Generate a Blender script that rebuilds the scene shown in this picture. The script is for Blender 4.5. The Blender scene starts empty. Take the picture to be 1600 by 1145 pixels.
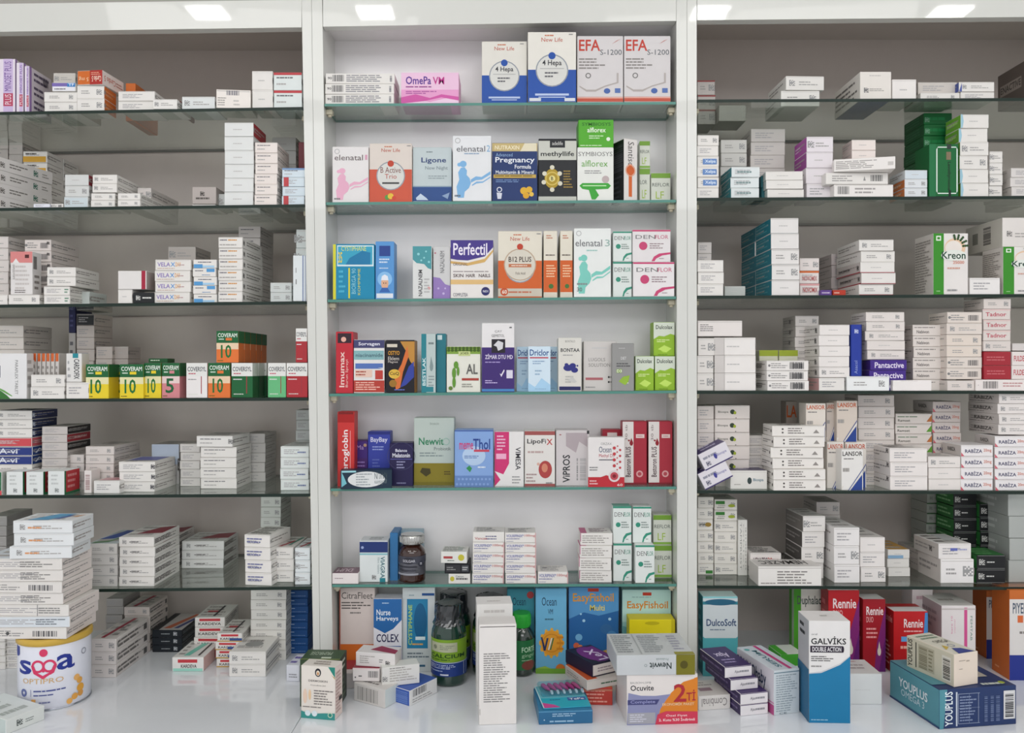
import bpy, math, random
from mathutils import Vector, Matrix

# ------------------------------------------------------------------ camera, world, lights, exposure
S = 0.00108            # metres per photo pixel on the cabinet front plane (Y = 0)
F = 1256.0             # focal length in photo pixels
D = S * F              # camera distance from the cabinet front plane
ZC = 0.90              # counter top height
HZ = ZC + 485 * S      # camera height
HY = 575.0             # photo row of the horizon
col = bpy.context.scene.collection
scene = bpy.context.scene

cam_data = bpy.data.cameras.new('camera')
cam = bpy.data.objects.new('camera', cam_data)
col.objects.link(cam)
cam.location = (0, -D, HZ)
cam.rotation_euler = (math.radians(90), 0, 0)
cam_data.sensor_width = 36.0
cam_data.lens = 36.0 * F / 1600.0
cam_data.shift_y = 2.5 / 1600.0
cam_data.clip_start = 0.01
scene.camera = cam

scene.view_settings.view_transform = 'Standard'
scene.view_settings.look = 'None'
scene.view_settings.gamma = 1.0
scene.view_settings.use_curve_mapping = False
scene.view_settings.exposure = -0.08
scene.cycles.transparent_max_bounces = 24
scene.cycles.max_bounces = 8

world = bpy.data.worlds.new('world')
scene.world = world
world.use_nodes = True
bg = world.node_tree.nodes['Background']
bg.inputs[0].default_value = (0.97, 0.97, 1.0, 1)
bg.inputs[1].default_value = 0.95

def area(name, loc, target, sx, sy, power, color):
    l = bpy.data.lights.new(name, 'AREA')
    l.shape = 'RECTANGLE'; l.size = sx; l.size_y = sy; l.energy = power; l.color = color
    o = bpy.data.objects.new(name, l); col.objects.link(o)
    o.location = loc
    d = Vector(target) - Vector(loc)
    o.rotation_euler = d.to_track_quat('-Z', 'Y').to_euler()
    return o
area('ceiling_panel_light', (-0.9, -1.6, 2.66), (-0.7, 0.1, 1.2), 1.1, 0.5, 7, (1.0, 0.98, 0.95))
area('ceiling_panel_light', (0.9, -1.6, 2.66), (0.7, 0.1, 1.2), 1.1, 0.5, 7, (1.0, 0.98, 0.95))
area('ceiling_panel_light', (0.0, -2.9, 2.66), (0.0, 0.0, 1.2), 2.4, 0.8, 24, (0.97, 0.98, 1.0))

# ------------------------------------------------------------------ materials
def lin(h):
    c = [int(h[i:i + 2], 16) / 255 for i in (0, 2, 4)]
    return tuple((x / 12.92 if x <= 0.04045 else ((x + 0.055) / 1.055) ** 2.4) for x in c) + (1,)
_m = {}
def mat(h, rough=0.42, metal=0.0, noise=0.05, coat=0.0, name=None):
    k = (h, rough, metal, noise, coat)
    if k in _m: return _m[k]
    m = bpy.data.materials.new(name or 'printed_card_' + h); _m[k] = m
    m.use_nodes = True
    nt = m.node_tree; b = nt.nodes['Principled BSDF']
    b.inputs['Roughness'].default_value = rough
    b.inputs['Metallic'].default_value = metal
    b.inputs['Coat Weight'].default_value = coat
    b.inputs['Coat Roughness'].default_value = 0.03
    n = nt.nodes.new('ShaderNodeTexNoise'); n.inputs['Scale'].default_value = 35
    tc = nt.nodes.new('ShaderNodeTexCoord'); nt.links.new(tc.outputs['Object'], n.inputs['Vector'])
    mx = nt.nodes.new('ShaderNodeMix'); mx.data_type = 'RGBA'
    c = lin(h); lum = (c[0] + c[1] + c[2]) / 3; g_ = 0.8 + 0.2 * min(1, lum / 0.5); c = tuple(x * g_ for x in c[:3]) + (1,)
    b.inputs['Specular IOR Level'].default_value = 0.3 if coat == 0 else 0.5
    mx.inputs['A'].default_value = tuple(x * (1 - noise) for x in c[:3]) + (1,)
    mx.inputs['B'].default_value = tuple(min(1, x * (1 + noise)) for x in c[:3]) + (1,)
    nt.links.new(n.outputs['Fac'], mx.inputs['Factor'])
    nt.links.new(mx.outputs['Result'], b.inputs['Base Color'])
    return m

def glass_mat(name, tint, strength=0.96):
    # thin clear sheet: tinted see-through, mirror-like at grazing angles
    m = bpy.data.materials.new(name); m.use_nodes = True
    nt = m.node_tree
    for n in list(nt.nodes): nt.nodes.remove(n)
    out = nt.nodes.new('ShaderNodeOutputMaterial')
    tr = nt.nodes.new('ShaderNodeBsdfTransparent'); tr.inputs[0].default_value = lin(tint)
    gl = nt.nodes.new('ShaderNodeBsdfGlossy'); gl.inputs['Roughness'].default_value = 0.015
    gl.inputs['Color'].default_value = (0.93, 0.96, 0.95, 1)
    ge = nt.nodes.new('ShaderNodeNewGeometry')
    dot = nt.nodes.new('ShaderNodeVectorMath'); dot.operation = 'DOT_PRODUCT'
    nt.links.new(ge.outputs['Normal'], dot.inputs[0]); nt.links.new(ge.outputs['Incoming'], dot.inputs[1])
    ab = nt.nodes.new('ShaderNodeMath'); ab.operation = 'ABSOLUTE'; nt.links.new(dot.outputs['Value'], ab.inputs[0])
    su = nt.nodes.new('ShaderNodeMath'); su.operation = 'SUBTRACT'; su.inputs[0].default_value = 1; nt.links.new(ab.outputs[0], su.inputs[1])
    pw = nt.nodes.new('ShaderNodeMath'); pw.operation = 'POWER'; pw.inputs[1].default_value = 5; nt.links.new(su.outputs[0], pw.inputs[0])
    ma = nt.nodes.new('ShaderNodeMath'); ma.operation = 'MULTIPLY_ADD'; ma.inputs[1].default_value = strength; ma.inputs[2].default_value = 0.04
    nt.links.new(pw.outputs[0], ma.inputs[0])
    mx = nt.nodes.new('ShaderNodeMixShader')
    nt.links.new(ma.outputs[0], mx.inputs[0]); nt.links.new(tr.outputs[0], mx.inputs[1]); nt.links.new(gl.outputs[0], mx.inputs[2])
    nt.links.new(mx.outputs[0], out.inputs[0])
    return m
M_GLASS = glass_mat('shelf_glass', 'ebf0ed')
M_WRAP = glass_mat('clear_plastic', 'e2f3f6', 0.8)
M_WHITE = mat('d6d7d1', 0.35, 0, 0.01, 0.6, 'white_laminate')
M_BACKS = mat('d0c5be', 0.30, 0, 0.03, 0.1, 'shaded_back_laminate')  # side bays: back laminate with the shade of their depth in its colour
M_BACKM = mat('f0eeee', 0.30, 0, 0.02, 0.1, 'lit_back_laminate')  # middle bay: same laminate, colour lightened because the shallow bay catches more light
M_COUNTER = mat('eaedf1', 0.10, 0, 0.02, 0.5, 'counter_laminate')
def emit(name, c, s):
    m = bpy.data.materials.new(name); m.use_nodes = True
    b = m.node_tree.nodes['Principled BSDF']
    b.inputs['Base Color'].default_value = (0.9, 0.9, 0.9, 1)
    b.inputs['Emission Color'].default_value = c; b.inputs['Emission Strength'].default_value = s
    return m

# ------------------------------------------------------------------ mesh building
class MB:
    def __init__(s): s.v = []; s.f = []; s.m = []; s.ms = []; s.sm = []
    def mi(s, m):
        if m not in s.ms: s.ms.append(m)
        return s.ms.index(m)
    def poly(s, pts, m, smooth=False):
        n = len(s.v); s.v += [tuple(p) for p in pts]
        s.f.append(tuple(range(n, n + len(pts)))); s.m.append(s.mi(m)); s.sm.append(smooth)
    def tris(s, pts, tris, m):
        n = len(s.v); s.v += [tuple(p) for p in pts]; i = s.mi(m)
        for t in tris: s.f.append(tuple(n + a for a in t)); s.m.append(i); s.sm.append(False)
    def convex(s, verts, faces, mats):
        cen = sum((Vector(v) for v in verts), Vector()) / len(verts)
        n = len(s.v); s.v += [tuple(v) for v in verts]
        for f, m in zip(faces, mats):
            p = [Vector(verts[i]) for i in f]
            nr = (p[1] - p[0]).cross(p[2] - p[0])
            if nr.dot(sum(p, Vector()) / len(p) - cen) < 0: f = tuple(reversed(f))
            s.f.append(tuple(n + i for i in f)); s.m.append(s.mi(m)); s.sm.append(False)
    def cbox(s, lo, hi, c, m, fm=None):
        # box with chamfered edges; fm: material per face key F K L R T B
        fm = fm or {}
        V = []; ix = {}
        for a in (0, 1):
            for b in (0, 1):
                for d in (0, 1):
                    sg = (a, b, d)
                    for ax in range(3):
                        p = []
                        for i in range(3):
                            e = hi[i] if sg[i] else lo[i]
                            if i != ax: e += -c if sg[i] else c
                            p.append(e)
                        ix[(sg, ax)] = len(V); V.append(p)
        Fc = []; Ms = []
        keys = {(1, 0): 'F', (1, 1): 'K', (0, 0): 'L', (0, 1): 'R', (2, 1): 'T', (2, 0): 'B'}
        for ax in range(3):
            o = [i for i in range(3) if i != ax]
            for sd in (0, 1):
                q = []
                for (u, w) in ((0, 0), (1, 0), (1, 1), (0, 1)):
                    g = [0, 0, 0]; g[ax] = sd; g[o[0]] = u; g[o[1]] = w; q.append(ix[(tuple(g), ax)])
                Fc.append(tuple(q)); Ms.append(fm.get(keys[(ax, sd)], m))
            for u in (0, 1):
                for w in (0, 1):
                    g0 = [0, 0, 0]; g0[o[0]] = u; g0[o[1]] = w; g1 = list(g0); g1[ax] = 1
                    g0 = tuple(g0); g1 = tuple(g1)
                    Fc.append((ix[(g0, o[0])], ix[(g1, o[0])], ix[(g1, o[1])], ix[(g0, o[1])])); Ms.append(m)
        for a in (0, 1):
            for b in (0, 1):
                for d in (0, 1):
                    Fc.append(tuple(ix[((a, b, d), ax)] for ax in range(3))); Ms.append(m)
        s.convex(V, Fc, Ms)
    def prism(s, P, m, fm=None):
        # P: 8 corners, bottom loop then top loop
        fm = fm or {}
        fs = {'B': (0, 1, 2, 3), 'T': (4, 5, 6, 7), 'F': (0, 1, 5, 4), 'R': (1, 2, 6, 5), 'K': (2, 3, 7, 6), 'L': (3, 0, 4, 7)}
        s.convex(P, list(fs.values()), [fm.get(k, m) for k in fs])
    def lathe(s, prof, m, n=32, cx=0, cy=0, cap=True):
        # prof: (r, z) from bottom to top
        b = len(s.v); i = s.mi(m)
        for r, z in prof:
            for k in range(n):
                a = 2 * math.pi * k / n; s.v.append((cx + r * math.cos(a), cy + r * math.sin(a), z))
        for j in range(len(prof) - 1):
            for k in range(n):
                k2 = (k + 1) % n
                s.f.append((b + j * n + k, b + j * n + k2, b + (j + 1) * n + k2, b + (j + 1) * n + k)); s.m.append(i); s.sm.append(True)
        if cap:
            s.f.append(tuple(b + k for k in reversed(range(n)))); s.m.append(i); s.sm.append(False)
            t = b + (len(prof) - 1) * n
            s.f.append(tuple(t + k for k in range(n))); s.m.append(i); s.sm.append(False)
    def mesh(s, name):
        me = bpy.data.meshes.new(name); me.from_pydata(s.v, [], s.f)
        for m in s.ms: me.materials.append(m)
        me.polygons.foreach_set('material_index', s.m); me.polygons.foreach_set('use_smooth', s.sm)
        me.update(); return me
    def build(s, name, parent=None):
        o = bpy.data.objects.new(name, s.mesh(name)); col.objects.link(o)
        if parent: o.parent = parent
        return o

_t = {}
def text_geo(txt, bold):
    k = (txt, bold)
    if k in _t: return _t[k]
    c = bpy.data.curves.new('t', 'FONT'); c.body = txt; c.size = 1.0; c.resolution_u = 2
    c.offset = 0.016 if bold else 0.0
    o = bpy.data.objects.new('t', c)
    me = bpy.data.meshes.new_from_object(o)
    vs = [(v.co.x, v.co.y) for v in me.vertices]
    fs = [tuple(p.vertices) for p in me.polygons]
    bpy.data.objects.remove(o); bpy.data.meshes.remove(me); bpy.data.curves.remove(c)
    x0 = min(v[0] for v in vs); x1 = max(v[0] for v in vs); y0 = min(v[1] for v in vs); y1 = max(v[1] for v in vs)
    vs = [((x - x0) / max(1e-6, x1 - x0), (y - y0) / max(1e-6, y1 - y0)) for x, y in vs]
    _t[k] = (vs, fs); return _t[k]

def split_cols(vs, fs, n):
    # cut flat lettering into columns so that it can bend round a cylinder
    import bmesh
    bm = bmesh.new(); bv = [bm.verts.new((x, y, 0)) for x, y in vs]
    for f in fs:
        try: bm.faces.new([bv[i] for i in f])
        except ValueError: pass
    for i in range(1, n):
        bmesh.ops.bisect_plane(bm, geom=bm.verts[:] + bm.edges[:] + bm.faces[:], plane_co=(i / n, 0, 0), plane_no=(1, 0, 0))
    bm.verts.index_update()
    r = [(v.co.x, v.co.y) for v in bm.verts], [tuple(v.index for v in f.verts) for f in bm.faces]
    bm.free(); return r

def hsh(*a):
    h = 2166136261
    for ch in repr(a): h = ((h ^ ord(ch)) * 16777619) & 0xffffffff
    return h

def decals(mb, spec, faces, curved=False):
    # print on a surface. faces: key -> (map(u, v, offset), width, height)
    f = 'F'; k = 0
    for cmd in spec.split(';'):
        a = cmd.split()
        if not a: continue
        op = a[0]
        if len(a) == 1: f = op; continue
        if f not in faces or op == 'f': continue
        mp, W, H = faces[f]
        k += 1; off = 0.00012 + k * 0.00003 + (0.0001 if curved else 0)
        def rect(u0, v0, u1, v1, m):
            n = max(1, int(abs(u1 - u0) * 28)) if curved else 1
            for i in range(n):
                a0 = u0 + (u1 - u0) * i / n; a1 = u0 + (u1 - u0) * (i + 1) / n
                mb.poly([mp(a0, v0, off), mp(a1, v0, off), mp(a1, v1, off), mp(a0, v1, off)], m)
        if op == 'r':
            u0, v0, u1, v1 = map(float, a[1:5]); rect(u0, v0, u1, v1, mat(a[5]))
        elif op[0] in 'tT' :
            u0, v0, u1, v1 = map(float, a[1:5]); m = mat(a[5]); vs, fs = text_geo(a[6].replace('_', ' '), op[0] == 'T')
            d = op[1:]
            if curved: vs, fs = split_cols(vs, fs, max(1, int(abs(u1 - u0) * 40)))
            P = []
            for x, y in vs:
                if d == 'u': x, y = 1 - y, x
                elif d == 'd': x, y = y, 1 - x
                elif d == 'i': x, y = 1 - x, 1 - y
                P.append(mp(u0 + x * (u1 - u0), v0 + y * (v1 - v0), off))
            mb.tris(P, fs, m)
        elif op in ('c', 'e'):
            u, v = float(a[1]), float(a[2])
            if op == 'c': r = float(a[3]) * min(W, H); ru, rv, m = r / W, r / H, mat(a[4])
            else: ru, rv, m = float(a[3]), float(a[4]), mat(a[5])
            if curved:
                for t in range(12):
                    A, B = math.pi * t / 12, math.pi * (t + 1) / 12
                    mb.poly([mp(u + ru * math.cos(A), v - rv * math.sin(A), off), mp(u + ru * math.cos(A), v + rv * math.sin(A), off),
                             mp(u + ru * math.cos(B), v + rv * math.sin(B), off), mp(u + ru * math.cos(B), v - rv * math.sin(B), off)], m)
                continue
            mb.poly([mp(u + ru * math.cos(t * math.pi / 12), v + rv * math.sin(t * math.pi / 12), off) for t in range(24)], m)
        elif op == 'o':
            u, v = float(a[1]), float(a[2]); r = float(a[3]) * min(W, H); th = float(a[4]) * min(W, H); m = mat(a[5])
            for t in range(24):
                A, B = t * math.pi / 12, (t + 1) * math.pi / 12; q = r - th
                mb.poly([mp(u + q / W * math.cos(A), v + q / H * math.sin(A), off), mp(u + r / W * math.cos(A), v + r / H * math.sin(A), off),
                         mp(u + r / W * math.cos(B), v + r / H * math.sin(B), off), mp(u + q / W * math.cos(B), v + q / H * math.sin(B), off)], m)
        elif op == 'l':
            u0, v0, u1, v1 = map(float, a[1:5]); n = int(a[5]); m = mat(a[6])
            rn = random.Random(hsh(cmd))
            for i in range(n):
                v = v1 - (i + 0.5) / n * (v1 - v0); hh = (v1 - v0) / n * 0.22
                e = u0 + (u1 - u0) * rn.uniform(0.55, 1.0); x = u0
                while x < e - 0.01:
                    w = (u1 - u0) * rn.uniform(0.08, 0.3); rect(x, v - hh, min(e, x + w), v + hh, m); x += w + (u1 - u0) * 0.025
        elif op == 'b':
            u0, v0, u1, v1 = map(float, a[1:5]); m = mat(a[5]); rn = random.Random(7); n = 15
            for i in range(n):
                x = u0 + (u1 - u0) * i / n; rect(x, v0, x + (u1 - u0) / n * rn.choice((0.35, 0.5, 0.75)), v1, m)
        elif op == 'h':    # horizontal bars
            u0, v0, u1, v1 = map(float, a[1:5]); m = mat(a[5]); n = 13; rn = random.Random(5)
            for i in range(n):
                y = v0 + (v1 - v0) * i / n; rect(u0, y, u1, y + (v1 - v0) / n * rn.choice((0.35, 0.5, 0.75)), m)
        elif op == 'q':    # small mottled print patch
            u, v, s_ = map(float, a[1:4]); m = mat(a[4]); sz = s_ * H * 0.85; rn = random.Random(3); n = 6
            u0 = u - sz / W / 2; v0 = v - sz / H / 2
            for i in range(n):
                for j in range(n):
                    if rn.random() < 0.72:
                        rect(u0 + sz / W * i / n, v0 + sz / H * j / n, u0 + sz / W * (i + 1) / n, v0 + sz / H * (j + 1) / n, m)
        elif op == 'p':
            m = mat(a[1]); mb.poly([mp(float(p.split(',')[0]), float(p.split(',')[1]), off) for p in a[2:]], m)
        else:
            raise ValueError(cmd)

def box_faces(w, d, h):
    x, y = w / 2, d / 2
    return {'F': (lambda u, v, o: (-x + u * w, -y - o, v * h), w, h),
            'K': (lambda u, v, o: (x - u * w, y + o, v * h), w, h),
            'R': (lambda u, v, o: (x + o, -y + u * d, v * h), d, h),
            'L': (lambda u, v, o: (-x - o, y - u * d, v * h), d, h),
            'T': (lambda u, v, o: (-x + u * w, -y + v * d, h + o), w, d)}

_bm = {}
def carton_mesh(w, d, h, body, spec):
    k = (round(w, 4), round(d, 4), round(h, 4), body, spec)
    if k in _bm: return _bm[k]
    mb = MB(); fm = {}; f = 'F'
    for c in spec.split(';'):
        a = c.split()
        if a and a[0] in ('F', 'R', 'L', 'T', 'K', 'B') and len(a) == 1: f = a[0]
        elif a and a[0] == 'f': fm[f] = mat(a[1])
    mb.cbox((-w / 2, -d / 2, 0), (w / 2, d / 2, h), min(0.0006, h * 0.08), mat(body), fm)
    decals(mb, spec, box_faces(w, d, h))
    _bm[k] = mb.mesh('carton'); return _bm[k]

def tag(o, label, cat=None, group=None, kind=None):
    if label: o['label'] = label
    if cat: o['category'] = cat
    if group: o['group'] = group
    if kind: o['kind'] = kind
    return o
def empty(name, loc, rz=0):
    o = bpy.data.objects.new(name, None); col.objects.link(o); o.location = loc; o.rotation_euler = (0, 0, rz)
    o.empty_display_size = 0.03; return o
def kY(y): return D / (D + y)
def WX(x, y=0): return (x - 800) * S / kY(y)
def WZ(py, y=0): return HZ + (HY - py) * S / kY(y)

# ------------------------------------------------------------------ the cabinet
# photo rows of the glass shelf tops at the front edge: (left end, right end)
SH = {0: [(175, 167), (325, 319), (476, 470.5), (623.5, 621), (774, 771), (922, 916)],
      1: [(162, 159), (316, 312), (468, 463), (615, 610), (763, 760), (913, 912)],
      2: [(155.5, 153), (309, 306), (462, 459.5), (610.5, 610.5), (766, 767), (914.5, 917)]}
XR = {0: (-190, 478), 1: (511, 1056), 2: (1090, 1790)}
XREF = {0: (0, 478), 1: (511, 1056), 2: (1090, 1600)}
DEEP = {0: 0.249, 1: 0.093, 2: 0.249}
def shelf_row(bay, i, x):
    a, b = SH[bay][i]; x0, x1 = XREF[bay]
    return a + (b - a) * (x - x0) / (x1 - x0)
def xedge(x_top, x_bot, row):     # leaning uprights: photo column at a given row
    return x_top + (x_bot - x_top) * (row - 40) / 870.0
EDGE = {0: ((-200, -200), (472, 487.5)), 1: ((504, 518), (1057, 1058)), 2: ((1088.5, 1089), (1800, 1800))}
BAYN = ['left', 'middle', 'right']; ORD = ['top', 'second', 'third', 'fourth', 'fifth', 'sixth']
M_EDGE = [mat('1d3028', 0.45), mat('5a9488', 0.35), mat('1d3028', 0.45)]
M_CLIP = mat('cfc7b0', 0.35, 0, 0.03)
cabs = []
for bay in range(3):
    r = empty('display_cabinet', ((WX(EDGE[bay][0][0]) + WX(EDGE[bay][1][0])) / 2, 0.12, ZC))
    tag(r, ['white open cabinet unit with six glass shelves, left of the picture',
            'shallow white cabinet unit in the middle holding colourful upright boxes',
            'white open cabinet unit with six glass shelves, right of the picture'][bay], 'cabinet', 'white cabinet units side by side')
    cabs.append(r)
def cpart(name, mb, bay):
    o = mb.build(name); o.parent = cabs[bay]; o.matrix_parent_inverse = Matrix.Translation(-Vector(cabs[bay].location)); return o
TOPROW = -40
for bay in range(3):
    dp = DEEP[bay]; zt = WZ(TOPROW); M_BACK = M_BACKM if bay == 1 else M_BACKS
    fas = [(53, 43), (42, 33), (32, 25)][bay]; cei = [587, 546, 607][bay]
    (lt, lb), (rt, rb) = EDGE[bay]
    for side in (0, 1):
        if side == 0: it, ib = lt, lb; ot, ob = {0: (-215, -215), 1: (487.5, 499), 2: (1073.5, 1075)}[bay]
        else: it, ib = rt, rb; ot, ob = {0: (487, 498.5), 1: (1073, 1074.5), 2: (1815, 1815)}[bay]
        def X(a, b, row): return WX(a + (b - a) * (row - 40) / 870.0)
        xs0 = sorted((X(it, ib, 1060), X(ot, ob, 1060))); xs1 = sorted((X(it, ib, TOPROW), X(ot, ob, TOPROW)))
        mb = MB(); e = dp + 0.012
        mb.prism([(xs0[0], 0, ZC), (xs0[1], 0, ZC), (xs0[1], e, ZC), (xs0[0], e, ZC),
                  (xs1[0], 0, zt), (xs1[1], 0, zt), (xs1[1], e, zt), (xs1[0], e, zt)], M_WHITE)
        cpart('side_panel', mb, bay)
    xa, xb = WX(lt - 2), WX(rt + 1)
    xa2, xb2 = WX(lb - 1), WX(rb + 1)
    mb = MB(); mb.prism([(xa2, dp, ZC), (xb2, dp, ZC), (xb2, dp + 0.008, ZC), (xa2, dp + 0.008, ZC),
                         (xa, dp, zt), (xb, dp, zt), (xb, dp + 0.008, zt), (xa, dp + 0.008, zt)], M_BACK)
    cpart('back_panel', mb, bay)
    zc = HZ + cei * S
    mb = MB(); mb.cbox((xa, 0.019, zc), (xb, dp, zc + 0.018), 0.0005, M_BACK); cpart('top_panel', mb, bay)
    mb = MB(); za, zb = WZ(fas[0]), WZ(fas[1]); zu = WZ([(9, 0), (-45, -45), (-45, -45)][bay][0])
    zv = WZ([(9, 0), (-45, -45), (-45, -45)][bay][1])
    x0, x1 = WX(lt + (0.8 if bay else 0)), WX(rt - 0.6)
    mb.prism([(x0, -0.001, za), (x1, -0.001, zb), (x1, 0.017, zb), (x0, 0.017, za),
              (x0, -0.001, zu), (x1, -0.001, zv), (x1, 0.017, zv), (x0, 0.017, zu)], M_WHITE)
    cpart('fascia', mb, bay)
    if bay == 0:
        mb = MB(); mb.prism([(x0, 0.004, WZ(7.5)), (x1, 0.004, WZ(-1.5)), (x1, 0.017, WZ(-1.5)), (x0, 0.017, WZ(7.5)),
                             (x0, 0.004, WZ(-30)), (x1, 0.004, WZ(-30)), (x1, 0.017, WZ(-30)), (x0, 0.017, WZ(-30))], mat('a6a29c', 0.5))
        cpart('upper_door', mb, bay)
    for i in range(6):
        row = [shelf_row(bay, i, XR[bay][0]), shelf_row(bay, i, XR[bay][1])]
        xl = X(lt, lb, row[0]) + 0.0012; xr = X(rt, rb, row[1]) - 0.0012
        z0 = WZ(row[0]) ; z1 = WZ(row[1]); th = 0.0045 if bay == 1 else 0.0052
        mb = MB(); yb = dp - 0.004
        mb.prism([(xl, 0, z0 - th), (xr, 0, z1 - th), (xr, yb, z1 - th), (xl, yb, z0 - th),
                  (xl, 0, z0), (xr, 0, z1), (xr, yb, z1), (xl, yb, z0)], M_GLASS, {'F': M_EDGE[bay], 'L': M_EDGE[bay], 'R': M_EDGE[bay], 'K': M_EDGE[bay]})
        o = mb.build('glass_shelf')
        tag(o, '%s glass shelf of the %s bay with a %s front edge' % (ORD[i], BAYN[bay], 'pale teal' if bay == 1 else 'dark green'), 'shelf', 'glass shelves of the %s bay' % BAYN[bay])
        for side, xx, zz in ((0, xl, z0), (1, xr, z1)):
            sgn = 1 if side == 0 else -1
            for yy in ((0.014,) if bay == 1 else (0.03, 0.2)):
                mb = MB(); a = xx - 0.0012 * sgn; c_ = a + 0.011 * sgn
                mb.cbox((min(a, c_), yy, zz - th - 0.0085), (max(a, c_), yy + 0.013, zz - th - 0.0002), 0.001, M_CLIP)
                mb.lathe([(0.0032, zz - th - 0.012), (0.0036, zz - th - 0.0085)], M_CLIP, 12, (a + c_) / 2, yy + 0.0065)
                cpart('shelf_clip', mb, bay)

# counter: two slabs meeting in a thin seam
r = empty('counter', (0, -0.05, 0)); tag(r, 'white glossy counter running below the shelves with a thin seam', 'counter')
for a, b in ((-1.2, -0.3176), (-0.3166, 1.35)):
    mb = MB(); mb.cbox((a, -0.42, ZC - 0.03), (b, 0.27, ZC), 0.0006, M_COUNTER); mb.build('counter_top', r).location = (0, 0.05, 0)
mb = MB(); mb.cbox((-1.2, -0.39, 0.08), (1.35, -0.37, ZC - 0.03), 0.001, M_WHITE); mb.build('front_panel', r).location = (0, 0.05, 0)
mb = MB(); mb.cbox((-1.19, -0.33, 0.0), (1.34, -0.31, 0.08), 0.001, mat('55565a', 0.5)); mb.build('plinth', r).location = (0, 0.05, 0)

# room
def struct(name, lo, hi, m):
    mb = MB(); mb.cbox(lo, hi, 0.001, m); o = mb.build(name); o['kind'] = 'structure'; return o
struct('floor', (-2.6, -3.6, -0.02), (2.6, 0.4, 0), mat('b9b6b0', 0.25, 0, 0.08))
struct('wall_back', (-2.6, 0.275, 0), (2.6, 0.4, 2.72), mat('d8d6d2', 0.7, 0, 0.02))
struct('ceiling', (-2.6, -3.6, 2.72), (2.6, 0.4, 2.74), mat('e6e6e4', 0.8, 0, 0.01))
M_LAMP = emit('lamp_diffuser', (1, 0.99, 0.97, 1), 30)
for i, (x, y) in enumerate(((-1.09, -1.53), (-0.49, -1.53), (0.71, -1.53), (1.57, -1.53))):
    r = empty('ceiling_light', (x, y, 2.70))
    tag(r, '%s square ceiling downlight, its glow mirrored in the white fascia' % ('leftmost', 'second from left', 'third from left', 'rightmost')[i], 'lamp', 'square ceiling downlights')
    mb = MB(); mb.cbox((-0.1, -0.1, 0.002), (0.1, 0.1, 0.02), 0.002, mat('d0d0d0', 0.3)); mb.build('frame', r)
    mb = MB(); mb.cbox((-0.062, -0.05, -0.006), (0.062, 0.05, 0.001), 0.001, M_LAMP); mb.build('diffuser', r)

# ------------------------------------------------------------------ placing cartons
bay = shelf = 0
def at(b, s):
    global bay, shelf
    bay, shelf = b, s
PLACE = {0: 'left bay', 1: 'middle bay', 2: 'right bay'}
SHN = ['top shelf', 'second shelf', 'third shelf', 'fourth shelf', 'fifth shelf', 'sixth shelf', 'counter']
ONUM = ['topmost', 'second from top', 'third from top', 'fourth from top', 'fifth from top', 'sixth from top', 'seventh from top', 'eighth from top', 'ninth from top']
BODY = 'e7e4df'
W = {
 'wq': "r .03 .9 .97 .93 cfccc8;q .16 .5 .5 a2a2a2;l .34 .3 .86 .66 2 b0aeac",
 'wr': "r .03 .9 .97 .93 cfccc8;q .82 .5 .5 a2a2a2;l .16 .32 .62 .66 2 aaa8a6",
 'wb': "r .03 .92 .97 .94 cfccc8;b .6 .22 .9 .72 55555a;l .1 .2 .5 .8 3 a2a09e;c .06 .5 .12 8a8a8a",
 'wl': "r .03 .9 .97 .93 cfccc8;l .12 .25 .8 .75 3 b0aeb0",
 'wm': "r .03 .9 .97 .93 cfccc8;l .1 .62 .75 .8 1 77767a;l .1 .25 .5 .45 1 b4b2b0",
 'w0': "r .03 .92 .97 .94 d4d1cd;l .3 .42 .7 .56 1 c2c0be",
}
SIDE = ";R;l .08 .3 .9 .75 2 a8a29e;q .06 .5 .35 a09e9c;L;l .08 .3 .9 .75 2 a8a29e;T;l .1 .1 .85 .9 3 bdb9b5;l .3 .4 .7 .6 1 8f8b88"
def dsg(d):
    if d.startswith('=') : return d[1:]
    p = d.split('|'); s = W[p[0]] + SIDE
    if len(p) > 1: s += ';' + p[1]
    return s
REST = frozenset(i for a, b in ((15, 15), (27, 27), (33, 36), (39, 44), (47, 51), (86, 88), (92, 93), (99, 100), (116, 117), (135, 138), (144, 146), (148, 150), (155, 160), (166, 169), (175, 177), (179, 181), (184, 184), (188, 188), (203, 204), (212, 214), (225, 226), (229, 229), (258, 261), (265, 266), (275, 278), (284, 286), (296, 299), (313, 313), (318, 318), (327, 328), (336, 336), (473, 473), (511, 512), (516, 517), (524, 525), (542, 544), (564, 564), (568, 571), (599, 599), (602, 602), (616, 618), (631, 631), (664, 664), (670, 672), (685, 686), (695, 695), (698, 700), (709, 711), (728, 730), (756, 756), (758, 758), (762, 765), (778, 778), (782, 783), (788, 789), (793, 795)) for i in range(a, b + 1))
REST_LIST = []
_cid = [0]
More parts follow.
